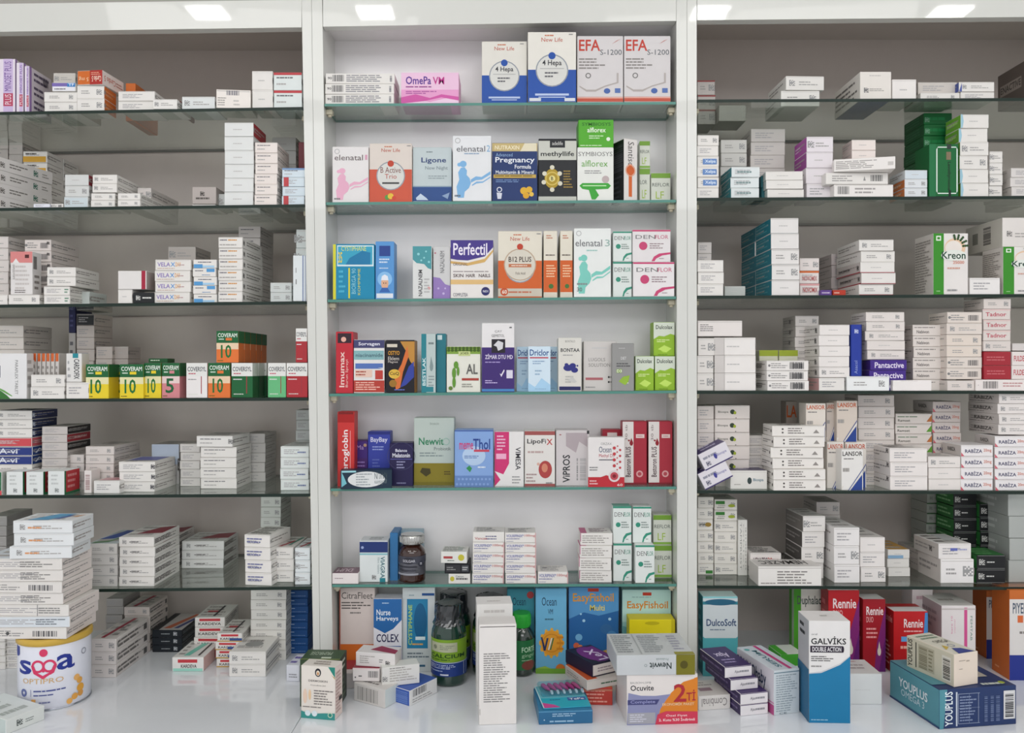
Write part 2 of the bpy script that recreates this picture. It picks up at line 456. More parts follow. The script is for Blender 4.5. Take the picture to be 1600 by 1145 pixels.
def carton(loc, rz, w, d, h, spec, body, label, group, name='medicine_carton', cat='box'):
    _cid[0] += 1
    if _cid[0] in REST:                       # far, mostly hidden cartons: gathered into one mass
        REST_LIST.append((loc, rz, carton_mesh(w, d, h, body, spec))); return None
    if name == 'medicine_carton' and (bay == 1 or (bay == 2 and shelf == 6)): name = 'supplement_carton'
    elif name == 'medicine_carton' and h < 0.0185: name = 'tablet_carton'   # flat ones for blister strips
    flap = name == 'supplement_carton' and h > w * 0.8 and ';T;' not in spec and h > 0.04
    if flap: h -= 0.0007
    o = bpy.data.objects.new(name, carton_mesh(w, d, h, body, spec)); col.objects.link(o)
    o.location = loc; o.rotation_euler = (0, 0, rz)
    tag(o, label, cat, group)
    if flap:      # the tucked lid: its panel lies on the carton's top
        k = ('flap', round(w, 4), round(d, 4), body)
        if k not in _bm:
            mb = MB(); mb.cbox((-w / 2 + 0.0006, -d / 2 + 0.0004, 0), (w / 2 - 0.0006, d / 2 - 0.0002, 0.0006), 0.0002, mat(body)); _bm[k] = mb.mesh('top_flap')
        f = bpy.data.objects.new('top_flap', _bm[k]); col.objects.link(f); f.parent = o; f.location = (0, 0, h)
    return o
_cnt = 0
def St(x0, x1, top, n, dep, d, where, Y=5, item='white carton', body=BODY, rot=0, rows=1, z=None, base=None, jit=1.0, tops=None, dd=None, group=None):
    """A stack of n cartons; x0, x1, top: photo edges of the front face; Y, dep in mm."""
    global _cnt
    Y = Y / 1000; dep = dep / 1000
    xc = (x0 + x1) / 2
    if z is None:
        if shelf == 6: z = ZC
        elif base is not None: z = WZ(base, Y)
        else:
            z = WZ(shelf_row(bay, shelf, 800 + (xc - 800) / kY(Y)))
    z += 0.0002
    w = (x1 - x0) * S / kY(Y) - 0.0008
    ztop = WZ(top, Y); h = (ztop - z) / n
    gp = group or ('cartons in the %s, %s %s' % (where, PLACE[bay], SHN[shelf]) if n * rows > 1 else None)
    for rr in range(rows):
        rn = random.Random(hsh(where, bay, shelf, rr))
        for i in range(n):
            _cnt += 1
            q = n - 1 - i
            dz = (rn.uniform(-1, 1) * 1.0 * jit, rn.uniform(-1, 1) * 0.0006 * jit, rn.uniform(0, 1) * 0.0018 * jit)
            if n == 1 and rows == 1: dz = (0, 0, 0)
            ds = (dd[q] if dd else d)
            it = ('rear ' if rr else '') + item
            if rr > 1: it = ['', '', 'third-row ', 'fourth-row ', 'fifth-row ', 'sixth-row ', 'seventh-row ', 'eighth-row '][rr] + item
            if n > 1: lab = '%s, %s of %s, %s %s' % (it, ONUM[q], where, PLACE[bay], SHN[shelf])
            elif rows > 1: lab = '%s of %s, %s %s' % (it if rr else 'front ' + item, where, PLACE[bay], SHN[shelf])
            else: lab = '%s %s, %s %s' % (item, where, PLACE[bay], SHN[shelf])
            # stepping the far rows straight back
            hh = h - 0.0004
            # pivot on the front edge centre
            yc = Y + dep / 2 + rr * (dep + 0.0015) + dz[2]
            xx = (xc - 800) * S / kY(Y)
            a = math.radians(rot + dz[0] * (0.8 if dep > 0.09 else 1.0))
            cx = xx + dz[1] - math.sin(a) * dep / 2 * (1 if rot else 0); 
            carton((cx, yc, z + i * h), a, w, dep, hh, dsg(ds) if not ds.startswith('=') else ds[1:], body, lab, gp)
    return ztop
def One(x0, x1, top, dep, spec, label, body='e8e6e2', Y=4, z=None, base=None, rot=0, name='medicine_carton', cat='box', group=None):
    Y = Y / 1000; dep = dep / 1000; xc = (x0 + x1) / 2
    if z is None:
        if base is not None: z = WZ(base, Y)
        elif shelf == 6: z = ZC
        else: z = WZ(shelf_row(bay, shelf, 800 + (xc - 800) / kY(Y)))
    z += 0.0002
    w = (x1 - x0) * S / kY(Y) - 0.0008; ztop = WZ(top, Y)
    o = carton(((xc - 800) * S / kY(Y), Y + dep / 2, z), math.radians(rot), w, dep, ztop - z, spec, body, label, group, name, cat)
    return ztop
def Gd(xl, yl, xr, yr, ytl, dep, spec, label, body='e8e6e2', z=ZC, name='medicine_carton', group=None, h=None, cat='box'):
    """A carton turned on the counter: the two bottom corners of its front face, the photo row of its top at the left corner."""
    def P(x, y):
        k = (y - HY) * S / (HZ - z); return Vector(((x - 800) * S / k, D / k - D))
    a, b = P(xl, yl), P(xr, yr); e = b - a; w = e.length; ang = math.atan2(e.y, e.x)
    kk = (yl - HY) * S / (HZ - z)
    if h is None: h = (yl - ytl) * S / kk
    dep /= 1000
    c = (a + b) / 2 + Vector((-math.sin(ang), math.cos(ang))) * dep / 2
    carton((c.x, c.y, z + 0.0002), ang, w, dep, h, spec, body, label, group, name, cat)
    return z + h + 0.0004

# ================================================================== LEFT BAY
at(0, 0)
pk = "F;f e6dde8;r .45 0 .9 1 cbb8dc;tu .5 .4 .82 .95 6a3f9a MINOSET_PLUS;r .45 .12 .9 .36 c04a68;tu .52 .15 .82 .34 f0e0e8 PLUS;R;f ddd4dc;r 0 0 .1 1 a080b8;l .2 .7 .9 .95 2 6b5f78;l .2 .4 .9 .65 2 6b5f78;l .2 .1 .9 .35 2 6b5f78;b .6 .75 .85 .93 4d4655"
One(-10, 24, 92, 50, pk, 'upright lilac and white carton at the far left end, left bay top shelf', group=None)
One(25, 37, 98, 58, pk, 'narrow lilac carton between the two outer lilac ones, left bay top shelf')
One(38, 46, 103, 66, pk, 'lilac carton with lettered side facing right, third of its row, left bay top shelf')
z = St(68, 120, 143, 2, 80, 'wr', 'pair under blue and lilac carton', group='cartons below the lilac and blue one')
One(81, 118, 129, 55, "F;f e9e9f0;r 0 .55 .65 .95 7f6fb8;r .65 .5 1 .95 3f86c8;T .7 .6 .95 .9 e8f0ff TF;l .1 .1 .7 .4 1 8a8a90", 'small white carton with lilac and blue band on two white ones, left bay top shelf', z=z + .0002)
One(83, 118, 114, 55, dsg('wq'), 'greyish white carton topmost behind the orange one, left bay top shelf', 'c9c5bd', Y=20, z=WZ(129, .012) + .0006)
z = St(120, 163, 133, 2, 42, 'wr|R;f d9773a;l .1 .2 .9 .8 2 e89a60', 'pair below flat orange carton', item='orange-sided carton')
Gd(121, 133, 160, 131.5, 109, 62, "F;f d9702c;r .5 0 1 1 b8322c;Ti .58 .2 .95 .6 f3d7c4 Cardio_5;ti .06 .25 .45 .6 f7d6b0 5_mg;l .55 .65 .95 .9 2 e4a48a;R;f eee2dc;ti .08 .3 .6 .7 d0604a Cardio_5;l .62 .3 .95 .7 2 c98;T;f d9702c".replace('c98;', 'c09088;'),
   'flat orange and red carton with upside-down lettering, left bay top shelf', z=z, h=WZ(109) - z - .0003)
One(196, 212, 130, 90, "F;f d8702c", 'orange carton poking out behind white pair, left bay top shelf', 'd9773a', Y=60)
St(184, 242, 142, 2, 55, 'wl', 'wide pair right of orange cartons')
One(238.5, 277, 155, 60, dsg('wq'), 'single low white carton with print patch, left bay top shelf centre', Y=-1)
One(278.5, 283, 158, 60, '', 'thin dark red carton between two low white ones, left bay top shelf', '7d2b2b', Y=20)
One(284, 336, 151, 60, dsg('wq'), 'long low white carton left of barcode carton, left bay top shelf', 'dfe3e2')
Gd(338, 168.3, 391.5, 170, 140, 55, "r .02 .9 .98 .94 c8c5c0;b .3 .7 .68 .95 5a5a70;l .04 .1 .3 .6 4 a9a5a0;l .5 .1 .7 .5 2 c9c5c0", 'warm white carton with barcode along its top edge, left bay top shelf', 'efe9e2', z=WZ(169.2) + .0003, h=.031)
St(393, 426, 110, 2, 55, 'w0', 'pair left of red-topped cartons')
St(427.5, 472, 113, 2, 60, 'wm|F;r 0 .86 1 1 c8434a;T;f c8434a', 'end pair nearest the post', item='red-topped white carton', body='dfe6e4')

at(0, 1)
fan = 'wq|R;r 0 0 1 1 e2dedb;q .08 .45 .5 77736f;l .2 .3 .55 .75 2 88847f;q .68 .5 .55 4f7f6f;l .8 .3 .97 .7 2 99958f'
St(-60, 1, 245, 4, 118, fan, 'stack cut by picture edge', rows=1, rot=-12)
St(36, 74, 236, 6, 52, 'wl', 'yellow-banded stack', Y=112, dd=['wl|F;r 0 .05 .95 .55 d8a63c;l .1 .65 .7 .9 1 55504c', 'wl|F;r 0 .05 .95 .55 d8a63c;l .1 .65 .7 .9 1 55504c', 'wl', 'wl', 'wl|F;r 0 .05 .95 .55 d8a63c', 'wl'], rows=2, rot=0)
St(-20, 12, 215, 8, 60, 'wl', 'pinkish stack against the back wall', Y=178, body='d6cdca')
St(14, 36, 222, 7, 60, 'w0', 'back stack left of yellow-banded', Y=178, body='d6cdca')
St(52, 78, 318, 1, 60, 'wl', 'lying low before yellow-banded stack', Y=1, body='e4e6f0')
St(79, 99, 318, 1, 60, 'wb', 'lying flat with text, beside grey trio', Y=6)
St(100, 138, 272, 3, 60, 'wr', 'grey trio', body='d3d5d3', dd=['w0|R;f 9c3a44', 'wr', 'wq|F;f cdd8dc'])  # white cartons; the grey of their bodies is shade put into the colour
z = St(141, 179, 301, 2, 60, 'wr', 'lower left part of stepped pile', item='white carton')
St(144, 183, 272, 2, 100, 'wq', 'upper part of stepped pile', z=z + .0003, Y=4, item='white carton')
St(183, 219, 301, 2, 118, 'wr', 'lower right part of stepped pile', Y=1)
St(214, 236, 293, 2, 118, 'wr', 'rear right part of stepped pile', Y=60, body='ddd6d2')
z = St(300, 337, 319, 1, 60, 'w0', 'flat slip under grey carton', Y=22)
One(300, 338, 292, 60, "q .43 .6 .3 4a4541;l .15 .2 .8 .45 1 67615c;R;f aaa19c", 'lone grey carton with dark patch, left bay second shelf', 'b9b0ab', z=z, Y=20)
One(341, 352, 303, 40, dsg('wq'), 'small grey carton beside the tall stack, left bay second shelf', 'c9ccca', Y=30)
St(350, 396, 191, 6, 70, 'w0', 'tall stack left of beige stack', body='e2e4e2', dd=['w0|R;f b0343c', 'w0', 'w0', 'w0', 'w0', 'w0'], rows=1)
St(397.5, 433, 222, 6, 75, 'wm', 'beige stack', body='ebe2dc', Y=2)
St(440, 476, 262, 4, 60, 'wl', 'blue and red end stack', item='pale blue carton', body='d5e2ea', dd=['wm|F;r 0 .8 1 1 7f9fc8', 'wl|F;r .08 0 .3 1 c84a50', 'wl', 'wl|F;r .08 0 .3 1 c84a50'])
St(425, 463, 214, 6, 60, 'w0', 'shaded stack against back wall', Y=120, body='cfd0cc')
One(466, 477, 222, 60, "r 0 .3 1 .5 8a5a5c", 'dark red carton behind the pale blue end stack, left bay second shelf', '7d2f38', Y=70)

at(0, 2)
St(-30, 13, 369, 6, 80, 'wq', 'stack at the picture edge', Y=50, body='ddd6d2')
St(38, 80, 374, 6, 90, 'wb|F;q .9 .7 .3 4a4745', 'tall stack behind pink-topped carton', Y=48, body='e2d9d4', rot=0)
z = St(13, 62, 460, 1, 40, 'wr', 'lying under pink-topped carton', Y=-1)
St(-30, 12, 460, 1, 40, 'wq', 'lying lowest at picture edge', Y=2)
One(16, 51, 393, 26, "r 0 .74 1 1 dc8a88;p e9e6e4 0.1,.74 .25,.84 .4,.74;r .66 .85 .85 .93 5a2c2c;l .22 .1 .88 .7 6 c9c3c0;td .1 .35 .2 .7 8a8480 GRIPLESS_FORTE;l .2 .03 .7 .12 2 77706c;R;b .1 .6 .5 .9 55504c;l .2 .1 .8 .5 3 99928e", 'upright white carton with pink top standing on a flat one, left bay third shelf', 'e2dfdd', z=z, Y=2)
z = St(67, 108, 447, 2, 80, 'wl|F;l .8 .2 .97 .8 2 6a9a80', 'low front pair of left pile', Y=-1)
St(73, 118, 417, 2, 80, 'wq', 'upper pair of left pile', z=z + .0003, Y=1)
St(110, 140, 455, 1, 60, 'w0', 'small one beside left pile', Y=40, body='cfd6d3')
z = St(184, 207, 452, 1, 50, 'w0', 'lowest beside black carton', Y=4)
One(207.5, 241, 457, 50, "q .25 .5 .5 c8c8c4;l .45 .35 .9 .65 1 e0e0dc", 'small black carton with white print patch, left bay third shelf', '26282a', Y=3)
One(184, 229, 423, 52, "r .83 0 .97 1 b02a44;R;f b5a8a4", 'white carton with crimson stripe above a black one, left bay third shelf', 'e4e1de', Y=3, z=WZ(452, .003))
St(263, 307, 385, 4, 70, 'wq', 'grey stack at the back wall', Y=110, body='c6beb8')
rel = "T .06 .35 .42 .75 8f7cc0 VELA;T .43 .35 .56 .75 5a9ad8 X;T .57 .35 .72 .75 e0a860 DAY;l .65 .4 .95 .6 1 c0a0a0;l .06 .1 .6 .25 1 c9b0a0;r .03 .9 .97 .93 cfccc8;R;l .1 .3 .9 .7 1 aaa"
rel = rel.replace('1 aaa', '1 aaa5a0')
St(241, 297, 405, 4, 60, '=' + rel, 'four-high stack with lilac lettering', item='white carton')
blu = "r .02 0 .4 .45 5aa0d8;l .2 .6 .8 .8 1 556;r .4 .05 .9 .3 a8cfea;R;f dcdfe2".replace('1 556', '1 555566')
blu2 = "r .6 .55 .95 .95 5aa0d8;l .1 .6 .5 .8 1 555566;l .4 .1 .8 .3 1 7799bb"
St(301, 338, 405, 5, 60, '=' + blu, 'blue-blocked stack', item='white and blue carton', dd=['=' + blu, '=' + blu2, '=' + blu, '=' + blu2, '=' + blu])
orr = "r .03 .92 .97 .95 c5c0bb;l .06 .6 .45 .85 1 88848a;l .4 .6 .85 .85 1 d99a50;l .05 .15 .8 .4 1 b0aca8;R;q .08 .5 .5 6a6664;l .2 .3 .9 .8 2 9a9692"
St(341, 379, 370, 6, 108, '=' + orr, 'tall orange-lettered stack', item='white carton', Y=2)
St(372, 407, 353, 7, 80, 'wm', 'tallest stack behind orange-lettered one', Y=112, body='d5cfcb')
St(422, 456, 441, 2, 50, 'wr', 'low grey pair', Y=15, body='cfd4d2')
One(457.5, 479, 399, 50, "r .72 0 .78 1 3f5a9a;r .9 0 .94 1 3f5a9a;l .2 .3 .3 .8 2 8a8a8a;l .1 .05 .6 .12 1 99a", 'upright white carton with two navy stripes against the post, left bay third shelf'.replace('99a', ''), 'dfe5e6', Y=2) if False else One(457.5, 479, 399, 50, "r .72 0 .78 1 3f5a9a;r .9 0 .94 1 3f5a9a;l .2 .3 .3 .8 2 8a8a8a", 'upright white carton with two navy stripes against the post, left bay third shelf', 'dfe5e6', Y=2)
St(462, 482, 358, 4, 60, 'wq', 'stack behind navy-striped carton', Y=56, body='d5dcda')

at(0, 3)
St(-25, 37, 508, 6, 88, 'wq', 'stack of pale cartons upper left', Y=75, body='ddd6cf')
wg = "l .2 .3 .3 .9 1 667;p 3f7f3a 0,0 .55,0 .45,.08 .3,.17 .1,.25 0,.27;p 6fae5a 0,.24 .25,.2 .45,.11 .6,.05 .6,.07 .4,.18 .2,.26 0,.29;td .68 .1 .76 .85 8a8a8a PARAFLEX_TABLET".replace('1 667', '1 666677')
One(-15, 42, 552, 20, wg + ";R;f e6e4e2;l .1 .2 .9 .9 4 bbb7b4", 'broad white carton with green leaf picture at far left, left bay fourth shelf', 'e6e6e6', Y=2)
One(45, 50, 552, 62, "R;r 0 .85 1 1 d8754a;l 0 .1 .8 .8 4 9a948f", 'first thin upright white carton behind two flat ones, left bay fourth shelf', 'e0dedb', Y=26)
for i in range(6):
    x = 51 + i * 7
    One(x, x + 6.3, 552, 46, "r .1 .82 .9 1 e0703c;l .2 .1 .8 .75 5 9a948f", 'orange-tipped thin upright carton, %s of six in a row, left bay fourth shelf' % ['leftmost', 'second', 'third', 'fourth', 'fifth', 'rightmost'][i], 'dad6d2', Y=34, group='orange-tipped thin upright cartons')
z = St(47, 101, 585, 2, 30, 'wq', 'flat pair before orange-tipped row', Y=-1, dd=['wr', 'wq'])
z = St(103, 139, 597, 1, 45, 'wl|R;f e2d48a', 'flat yellow-sided, beside green-yellow row', Y=0)
One(103, 128, 552, 24, "r .42 .84 .78 1 2d93a0;Td .5 .1 .85 .8 33383c CARDOFIX;l .1 .1 .3 .8 3 b0b0b0", 'upright white carton with teal cap and vertical lettering, left bay fourth shelf', 'e3e2df', z=z, Y=3)
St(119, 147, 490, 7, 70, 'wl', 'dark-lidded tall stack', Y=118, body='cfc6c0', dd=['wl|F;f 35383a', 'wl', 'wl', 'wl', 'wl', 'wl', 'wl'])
One(107, 118, 482, 60, "l .2 .2 .8 .8 3 55588a", 'navy upright carton top behind teal-capped one, left bay fourth shelf', '2c2f5c', Y=120, z=WZ(520, .12))
One(107, 118, 520, 60, "l .2 .1 .8 .9 6 6a6a70", 'grey upright carton under a navy one, left bay fourth shelf', 'b8b4b0', Y=120)
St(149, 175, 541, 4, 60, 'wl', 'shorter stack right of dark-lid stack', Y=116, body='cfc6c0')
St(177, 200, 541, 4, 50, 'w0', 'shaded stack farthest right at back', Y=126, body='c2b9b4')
def cov(c1, c2, num, numc='1f7a3c'):
    return ("r 0 .62 1 1 1f6b3c;r 0 0 1 .62 %s;r 0 .42 1 .62 %s;T .06 .8 .94 .93 e8f2e6 COVERAM;l .1 .7 .4 .78 1 cfe0cf;r .42 .7 .7 .78 %s;T .2 .14 .68 .56 %s %s;l .05 .03 .35 .09 1 7a6a20;R;f %s;r 0 .62 1 1 1f6b3c;T;f 1f6b3c;r .1 .1 .9 .9 d9c23c") % (c1, c2, c1, numc, num, c1)
def cvs(c, hd='e6e6e2'):
    return ("r 0 .62 1 1 %s;r 0 .02 1 .62 %s;T .05 .76 .95 .89 4a5058 COVERSYL;l .1 .66 .7 .73 1 c86070;l .08 .5 .6 .56 1 e8e8e8;r .7 .12 .74 .62 a83a44;l .1 .08 .6 .13 1 e0e0d8;R;f %s;r 0 .62 1 1 %s") % (hd, c, c, hd)
ye = cov('e8cf2e', 'e6e0b0', '10'); orn = cov('e87a3a', 'ecd0b0', '10'); pin = cov('d88a90', 'e8d0cc', '5', '1f6b3c')
g = 'green-topped boxes along the fourth shelf'
One(134, 170, 569, 36, ye, 'yellow and green carton numbered 10, leftmost of the green-topped row', 'e8cf2e', Y=1)
One(171, 200, 570, 36, ye, 'yellow and green carton half hidden, second of the green-topped row', 'e8cf2e', Y=40)
One(187, 224.5, 569, 36, ye, 'yellow and green carton numbered 10, third and foremost of the green-topped row', 'e8cf2e', Y=0)
One(225, 252, 567, 36, ye, 'narrower-looking yellow and green carton numbered 10, left of the pink one', 'e8cf2e', Y=6)
One(253, 281, 567, 36, pin, 'pink and green carton numbered 5 in the green-topped row', 'd88a90', Y=6)
One(277, 296, 567, 36, pin, 'pink and green carton hidden behind the one numbered 5', 'd88a90', Y=44)
One(232, 262, 560, 30, "r 0 0 1 1 1f5c34;l .1 .3 .9 .8 1 d0e0d0", 'flat dark green carton lying on the green-topped row', '1f5c34', Y=22, z=WZ(567, .006) + .0006)
One(291, 324, 567, 40, cvs('ece8e6').replace('l .08 .5 .6 .56 1 e8e8e8', 'l .08 .5 .6 .56 1 9a9a9a'), 'white carton with grey lettering and thin red stripe in the green-topped row', 'e8e4e2', Y=2)
z = One(325, 360, 567, 40, orn, 'orange and green carton numbered 10 in the front row below the upper orange ones', 'e87a3a', Y=2)
One(361.5, 395, 567, 30, cvs('1f6b3c'), 'white-topped dark green carton, foremost of three in line', '1f6b3c', Y=2)
One(366, 405, 567, 30, cvs('1f5c38'), 'white-topped dark green carton, second of three in line', '1f5c38', Y=34)
One(376, 417, 567, 30, cvs('1f5c38'), 'white-topped dark green carton, rearmost of three in line', '1f5c38', Y=66)
One(418.5, 447, 567, 50, cvs('6cc084'), 'white-topped light green carton beside the red one, left bay fourth shelf', '6cc084', Y=1)
One(447.5, 480.5, 567, 50, cvs('b8343c'), 'white-topped red carton against the post, left bay fourth shelf', 'b8343c', Y=1)
for i in range(5):
    y = .003 + i * .0315
    lo = 'orange and green carton in the raised row, %s of five' % ['foremost', 'second', 'third', 'fourth', 'rearmost'][i]
    One(338 + (800 - 338) * (1 - kY(y) / kY(.003)) , 373 + (800 - 373) * (1 - kY(y) / kY(.003)), HY - (HY - 517) * kY(y) / kY(.003), 30, orn, lo, 'e87a3a', Y=y * 1000, z=z + .0006, group='orange and green cartons raised on the front row')
One(462, 480, 513, 50, cvs('b8343c'), 'white-topped red carton stacked above another at the post, left bay fourth shelf', 'b8343c', Y=2, z=WZ(567, .001) + .0006)

at(0, 4)
nv = 'wq|R;f 2a3560;q .06 .5 .6 c8d0e0;l .2 .3 .9 .7 1 3c4a80;T;f 2a3560'
rd = 'wl|F;f d9525a;l .1 .3 .7 .7 2 e8a0a0;R;f d0606a;l .1 .3 .9 .7 2 e8b0b0'
bl = 'wl|F;f 2c3f8a;T .1 .2 .6 .8 dfe4f0 A-vi;R;f 2c4a8a;T .1 .25 .45 .75 dfe4f0 A;T;f 2c3f8a'
St(-8, 50, 641, 9, 78, nv, 'navy-sided tall stack', Y=40, dd=[nv, nv, nv, rd, bl, bl, 'wr', 'wr', 'wr'], item='carton')
bk = 'wl|F;f c9c3bf;R;f 2d2b2c;l .1 .3 .9 .7 1 777'.replace('1 777', '1 777777')
rk = 'wl|F;f c9c3bf;R;f a8303c;l .3 .3 .9 .7 1 d8a0a0'
St(64, 104, 666, 8, 80, 'wl', 'black and red-sided stack', Y=48, body='c9c3bf', dd=[bk, rk, bk, 'wl', 'wl', 'wl', 'wl', 'wl'], item='grey-ended carton')
rg = "F;f e4e8e6;q .55 .2 .2 8a9090;l .2 .4 .8 .9 3 c8ccca;R;f c8343c;r 0 .1 .1 1 2c7a50;l .2 .2 .8 .9 3 e09090;r 0 0 1 .1 2c7a50;T;f e8ecea;L;f 2c7a50"
St(-25, 3, 737, 1, 50, '=F;f 2c7a50;r .7 .3 .9 .8 e0e8e4;r 0 0 1 .2 d8525a', 'green-fronted, at the picture edge', item='upright carton', Y=2)
One(10, 37, 737, 48, rg, 'upright pale carton with green side, leftmost of three alike, left bay fifth shelf', 'e0e4e2', Y=2, rot=-2)
One(41, 69, 737, 48, rg, 'upright pale carton with green side, middle of three alike, left bay fifth shelf', 'e0e4e2', Y=2, rot=-2)
One(74.5, 101, 736, 48, rg, 'upright pale carton with red side, rightmost of three alike, left bay fifth shelf', 'e0e4e2', Y=0)
One(131, 143, 735, 30, "h .2 .15 .8 .85 b88;R;f e9e2de".replace('b88', 'b09090'), 'slim white carton with small print beside the red-sided one, left bay fifth shelf', 'e9e2de', Y=18)
St(88, 131, 710, 4, 60, 'wr', 'short stack behind red-sided carton', Y=58, body='d6cfcb')
St(133, 178, 697, 5, 100, 'wr', 'stack left of purple-topped one', Y=52, body='d9d2cd')
One(146, 187, 751, 46, dsg('wl|T;r .1 .1 .9 .9 d8b0b4;p b84a58 .3,.2 .8,.4 .9,.8'), 'low white carton with pink picture on its top, left bay fifth shelf', Y=14)
St(185, 242, 721, 3, 85, 'wl|T;r .1 .25 .9 .9 7a7ec0;l .1 .05 .6 .2 1 9a9a9a;F;q .95 .5 .5 55555a', 'trio with purple-topped lid', Y=28)
One(237, 280, 694, 70, dsg('wl|F;r 0 .5 1 1 c4d0e0'), 'grey-blue carton behind the purple-topped trio, left bay fifth shelf', 'c8c6c4', Y=120)
St(281, 313, 693, 5, 80, 'wl', 'stack tucked behind five-high pile', Y=92, body='d9d6d2')
z = St(313, 370, 698, 4, 80, 'wm', 'five-high pile, lower four', Y=60, item='white carton')
One(308, 366, 681, 80, dsg('wm|F;q .95 .5 .5 8a8a8a'), 'white carton shifted left on top of the five-high pile, left bay fifth shelf', Y=58, z=z, rot=-3)
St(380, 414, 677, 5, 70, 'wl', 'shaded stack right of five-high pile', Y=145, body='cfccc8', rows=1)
St(438, 483, 697, 4, 90, 'wl|F;l .6 .3 .95 .6 1 7a88b0', 'wide end stack beside post', Y=35, body='dfe5e2')
St(462, 486, 640, 7, 50, 'wl', 'tall back stack beside post', Y=150, body='cfd3d0')

at(0, 5)
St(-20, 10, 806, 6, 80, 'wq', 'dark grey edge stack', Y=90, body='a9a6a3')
tb = 'wr|T;f c9d3d6;p 3f5fae .05,.3 .5,.35 .8,.9 .3,.95;p 6f9a70 .1,.02 .6,.1 .95,.9 .9,.95 .5,.2 .1,.12'
St(137, 183, 849, 4, 118, tb, 'blue-green topped stack', Y=14, body='d5d2ce', rows=1)
St(200, 225, 846, 4, 90, tb, 'rear blue-green topped stack', Y=120, body='c5c4c2')
rt = 'wq|T;p 9a3a48 .3,.25 .98,.35 .98,.95 .6,.8;R;l .03 .25 .95 .8 3 6a6663;F;l .3 .4 .7 .6 1 8a8886'
St(185.5, 241, 839, 5, 104, rt, 'five-high red-topped stack', Y=12)
St(232, 275, 836, 5, 88, rt, 'red-topped stack behind', Y=130, body='dcd6d2')
St(283, 349, 845, 3, 82, rt, 'wide red-topped trio', Y=132, body='dfdfdc')
St(380, 424, 836, 4, 76, 'wl|T;l .1 .1 .9 .9 5 7a7a70;F;l .1 .3 .9 .8 2 7a7ea8', 'leaning four-high stack', Y=8, rot=-9, jit=2.5)
St(407, 439, 776, 7, 70, 'wr', 'tall stack at the back wall', Y=125, body='d2d5cf')
mlt = 'wq|T;p b03848 .2,.1 .35,.1 .8,.6 .6,.6;p 4f9a86 .6,.2 .7,.2 .95,.9 .8,.9;R;l .1 .3 .9 .8 2 88b0a4'.replace('88b0a4', '88a0a4')
St(427, 459.5, 855, 3, 90, mlt, 'trio before the tall stack', Y=28)
St(459.8, 484, 856, 3, 80, mlt, 'trio against the post', Y=10, body='dfe5e6')

# ---- counter, left
at(0, 6)
St(-24, 8, 992, 5, 60, 'wl', 'edge column behind the tin', Y=40)
St(9, 37, 990, 5, 60, 'wl', 'column behind the tin', Y=44)
sd = 'wr|T;p b02a44 .3,.05 .45,.05 .6,.95 .45,.95;l .6 .1 .9 .9 4 9a9693;R;l .05 .15 .9 .85 2 7a7673;r .85 .2 .95 .7 6a6866'
St(143, 182, 998, 3, 118, sd, 'trio with crimson-striped lid', Y=3, body='dfd8d4')
St(194, 234, 948, 5, 78, sd, 'taller pile behind crimson-striped trio', Y=128, body='d6ccc6')
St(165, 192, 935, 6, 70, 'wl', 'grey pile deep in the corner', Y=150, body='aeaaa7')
St(237, 284, 984, 3, 100, '=q .78 .5 .6 c4c8cc;l .3 .35 .65 .6 1 a8adb0;R;f 3c4044;l .05 .3 .9 .7 2 888c90;T;f cfc9c6;p d8704a .3,.1 .55,.1 .95,.95 .8,.95;p 3f4a8a .65,.1 .8,.1 1,.6 1,.9;r 0 0 .22 1 2a2e34', 'black trio', item='black-ended carton', body='262c33', Y=124)
rr_ = "F;r .15 .62 .85 .88 d0444c;T .12 .2 .88 .48 4a4442 KARDEVA;T;l .1 .1 .9 .9 4 b0a8a4;r .2 .4 .6 .52 c8444c;r .55 .1 .63 .9 444448;R;l .1 .2 .9 .8 3 8a8684"
St(303, 350, 965, 4, 80, '=' + rr_, 'red-barred pile', Y=100, item='white carton', jit=2)
St(337, 376, 990, 4, 80, '=' + rr_ + ';F;r 0 0 1 .12 c8a040;r .5 .1 1 .4 3c5a9a', 'red and gold barred pile', Y=52, item='white carton', jit=2)
z = Gd(269, 1049, 318, 1049, 1027, 85, "F;r .18 .62 .8 .85 d0444c;T .28 .25 .78 .5 3c3a3a KARDEVA;r .03 .02 .97 .22 9fd8c8;T;p 7fd0bc .3,.1 .5,.1 .7,.9 .5,.9;l .1 .1 .3 .9 4 aaa5a2;r .75 .1 .82 .9 3c3a3a;R;f d9b5b0;r .6 .2 .95 .8 c84a50", 'white carton with red bar and mint edge lying foremost, left end of counter')
St(357, 415, 1018, 2, 108, 'wq|T;e .5 .35 .25 .12 9a9a98;r .3 .8 .8 .84 77777a;R;l .1 .3 .9 .8 2 a0a09e', 'foremost white pair', Y=6)
St(391, 447, 921, 7, 70, 'wr', 'tall white pile', Y=85, body='e4e2dc')
St(448.5, 481, 922, 8, 60, '=F;l .08 .6 .5 .8 1 b8cce8;l .08 .2 .9 .35 1 7a9ccc', 'blue pile beside the post', item='blue carton', body='1f5596', Y=118)

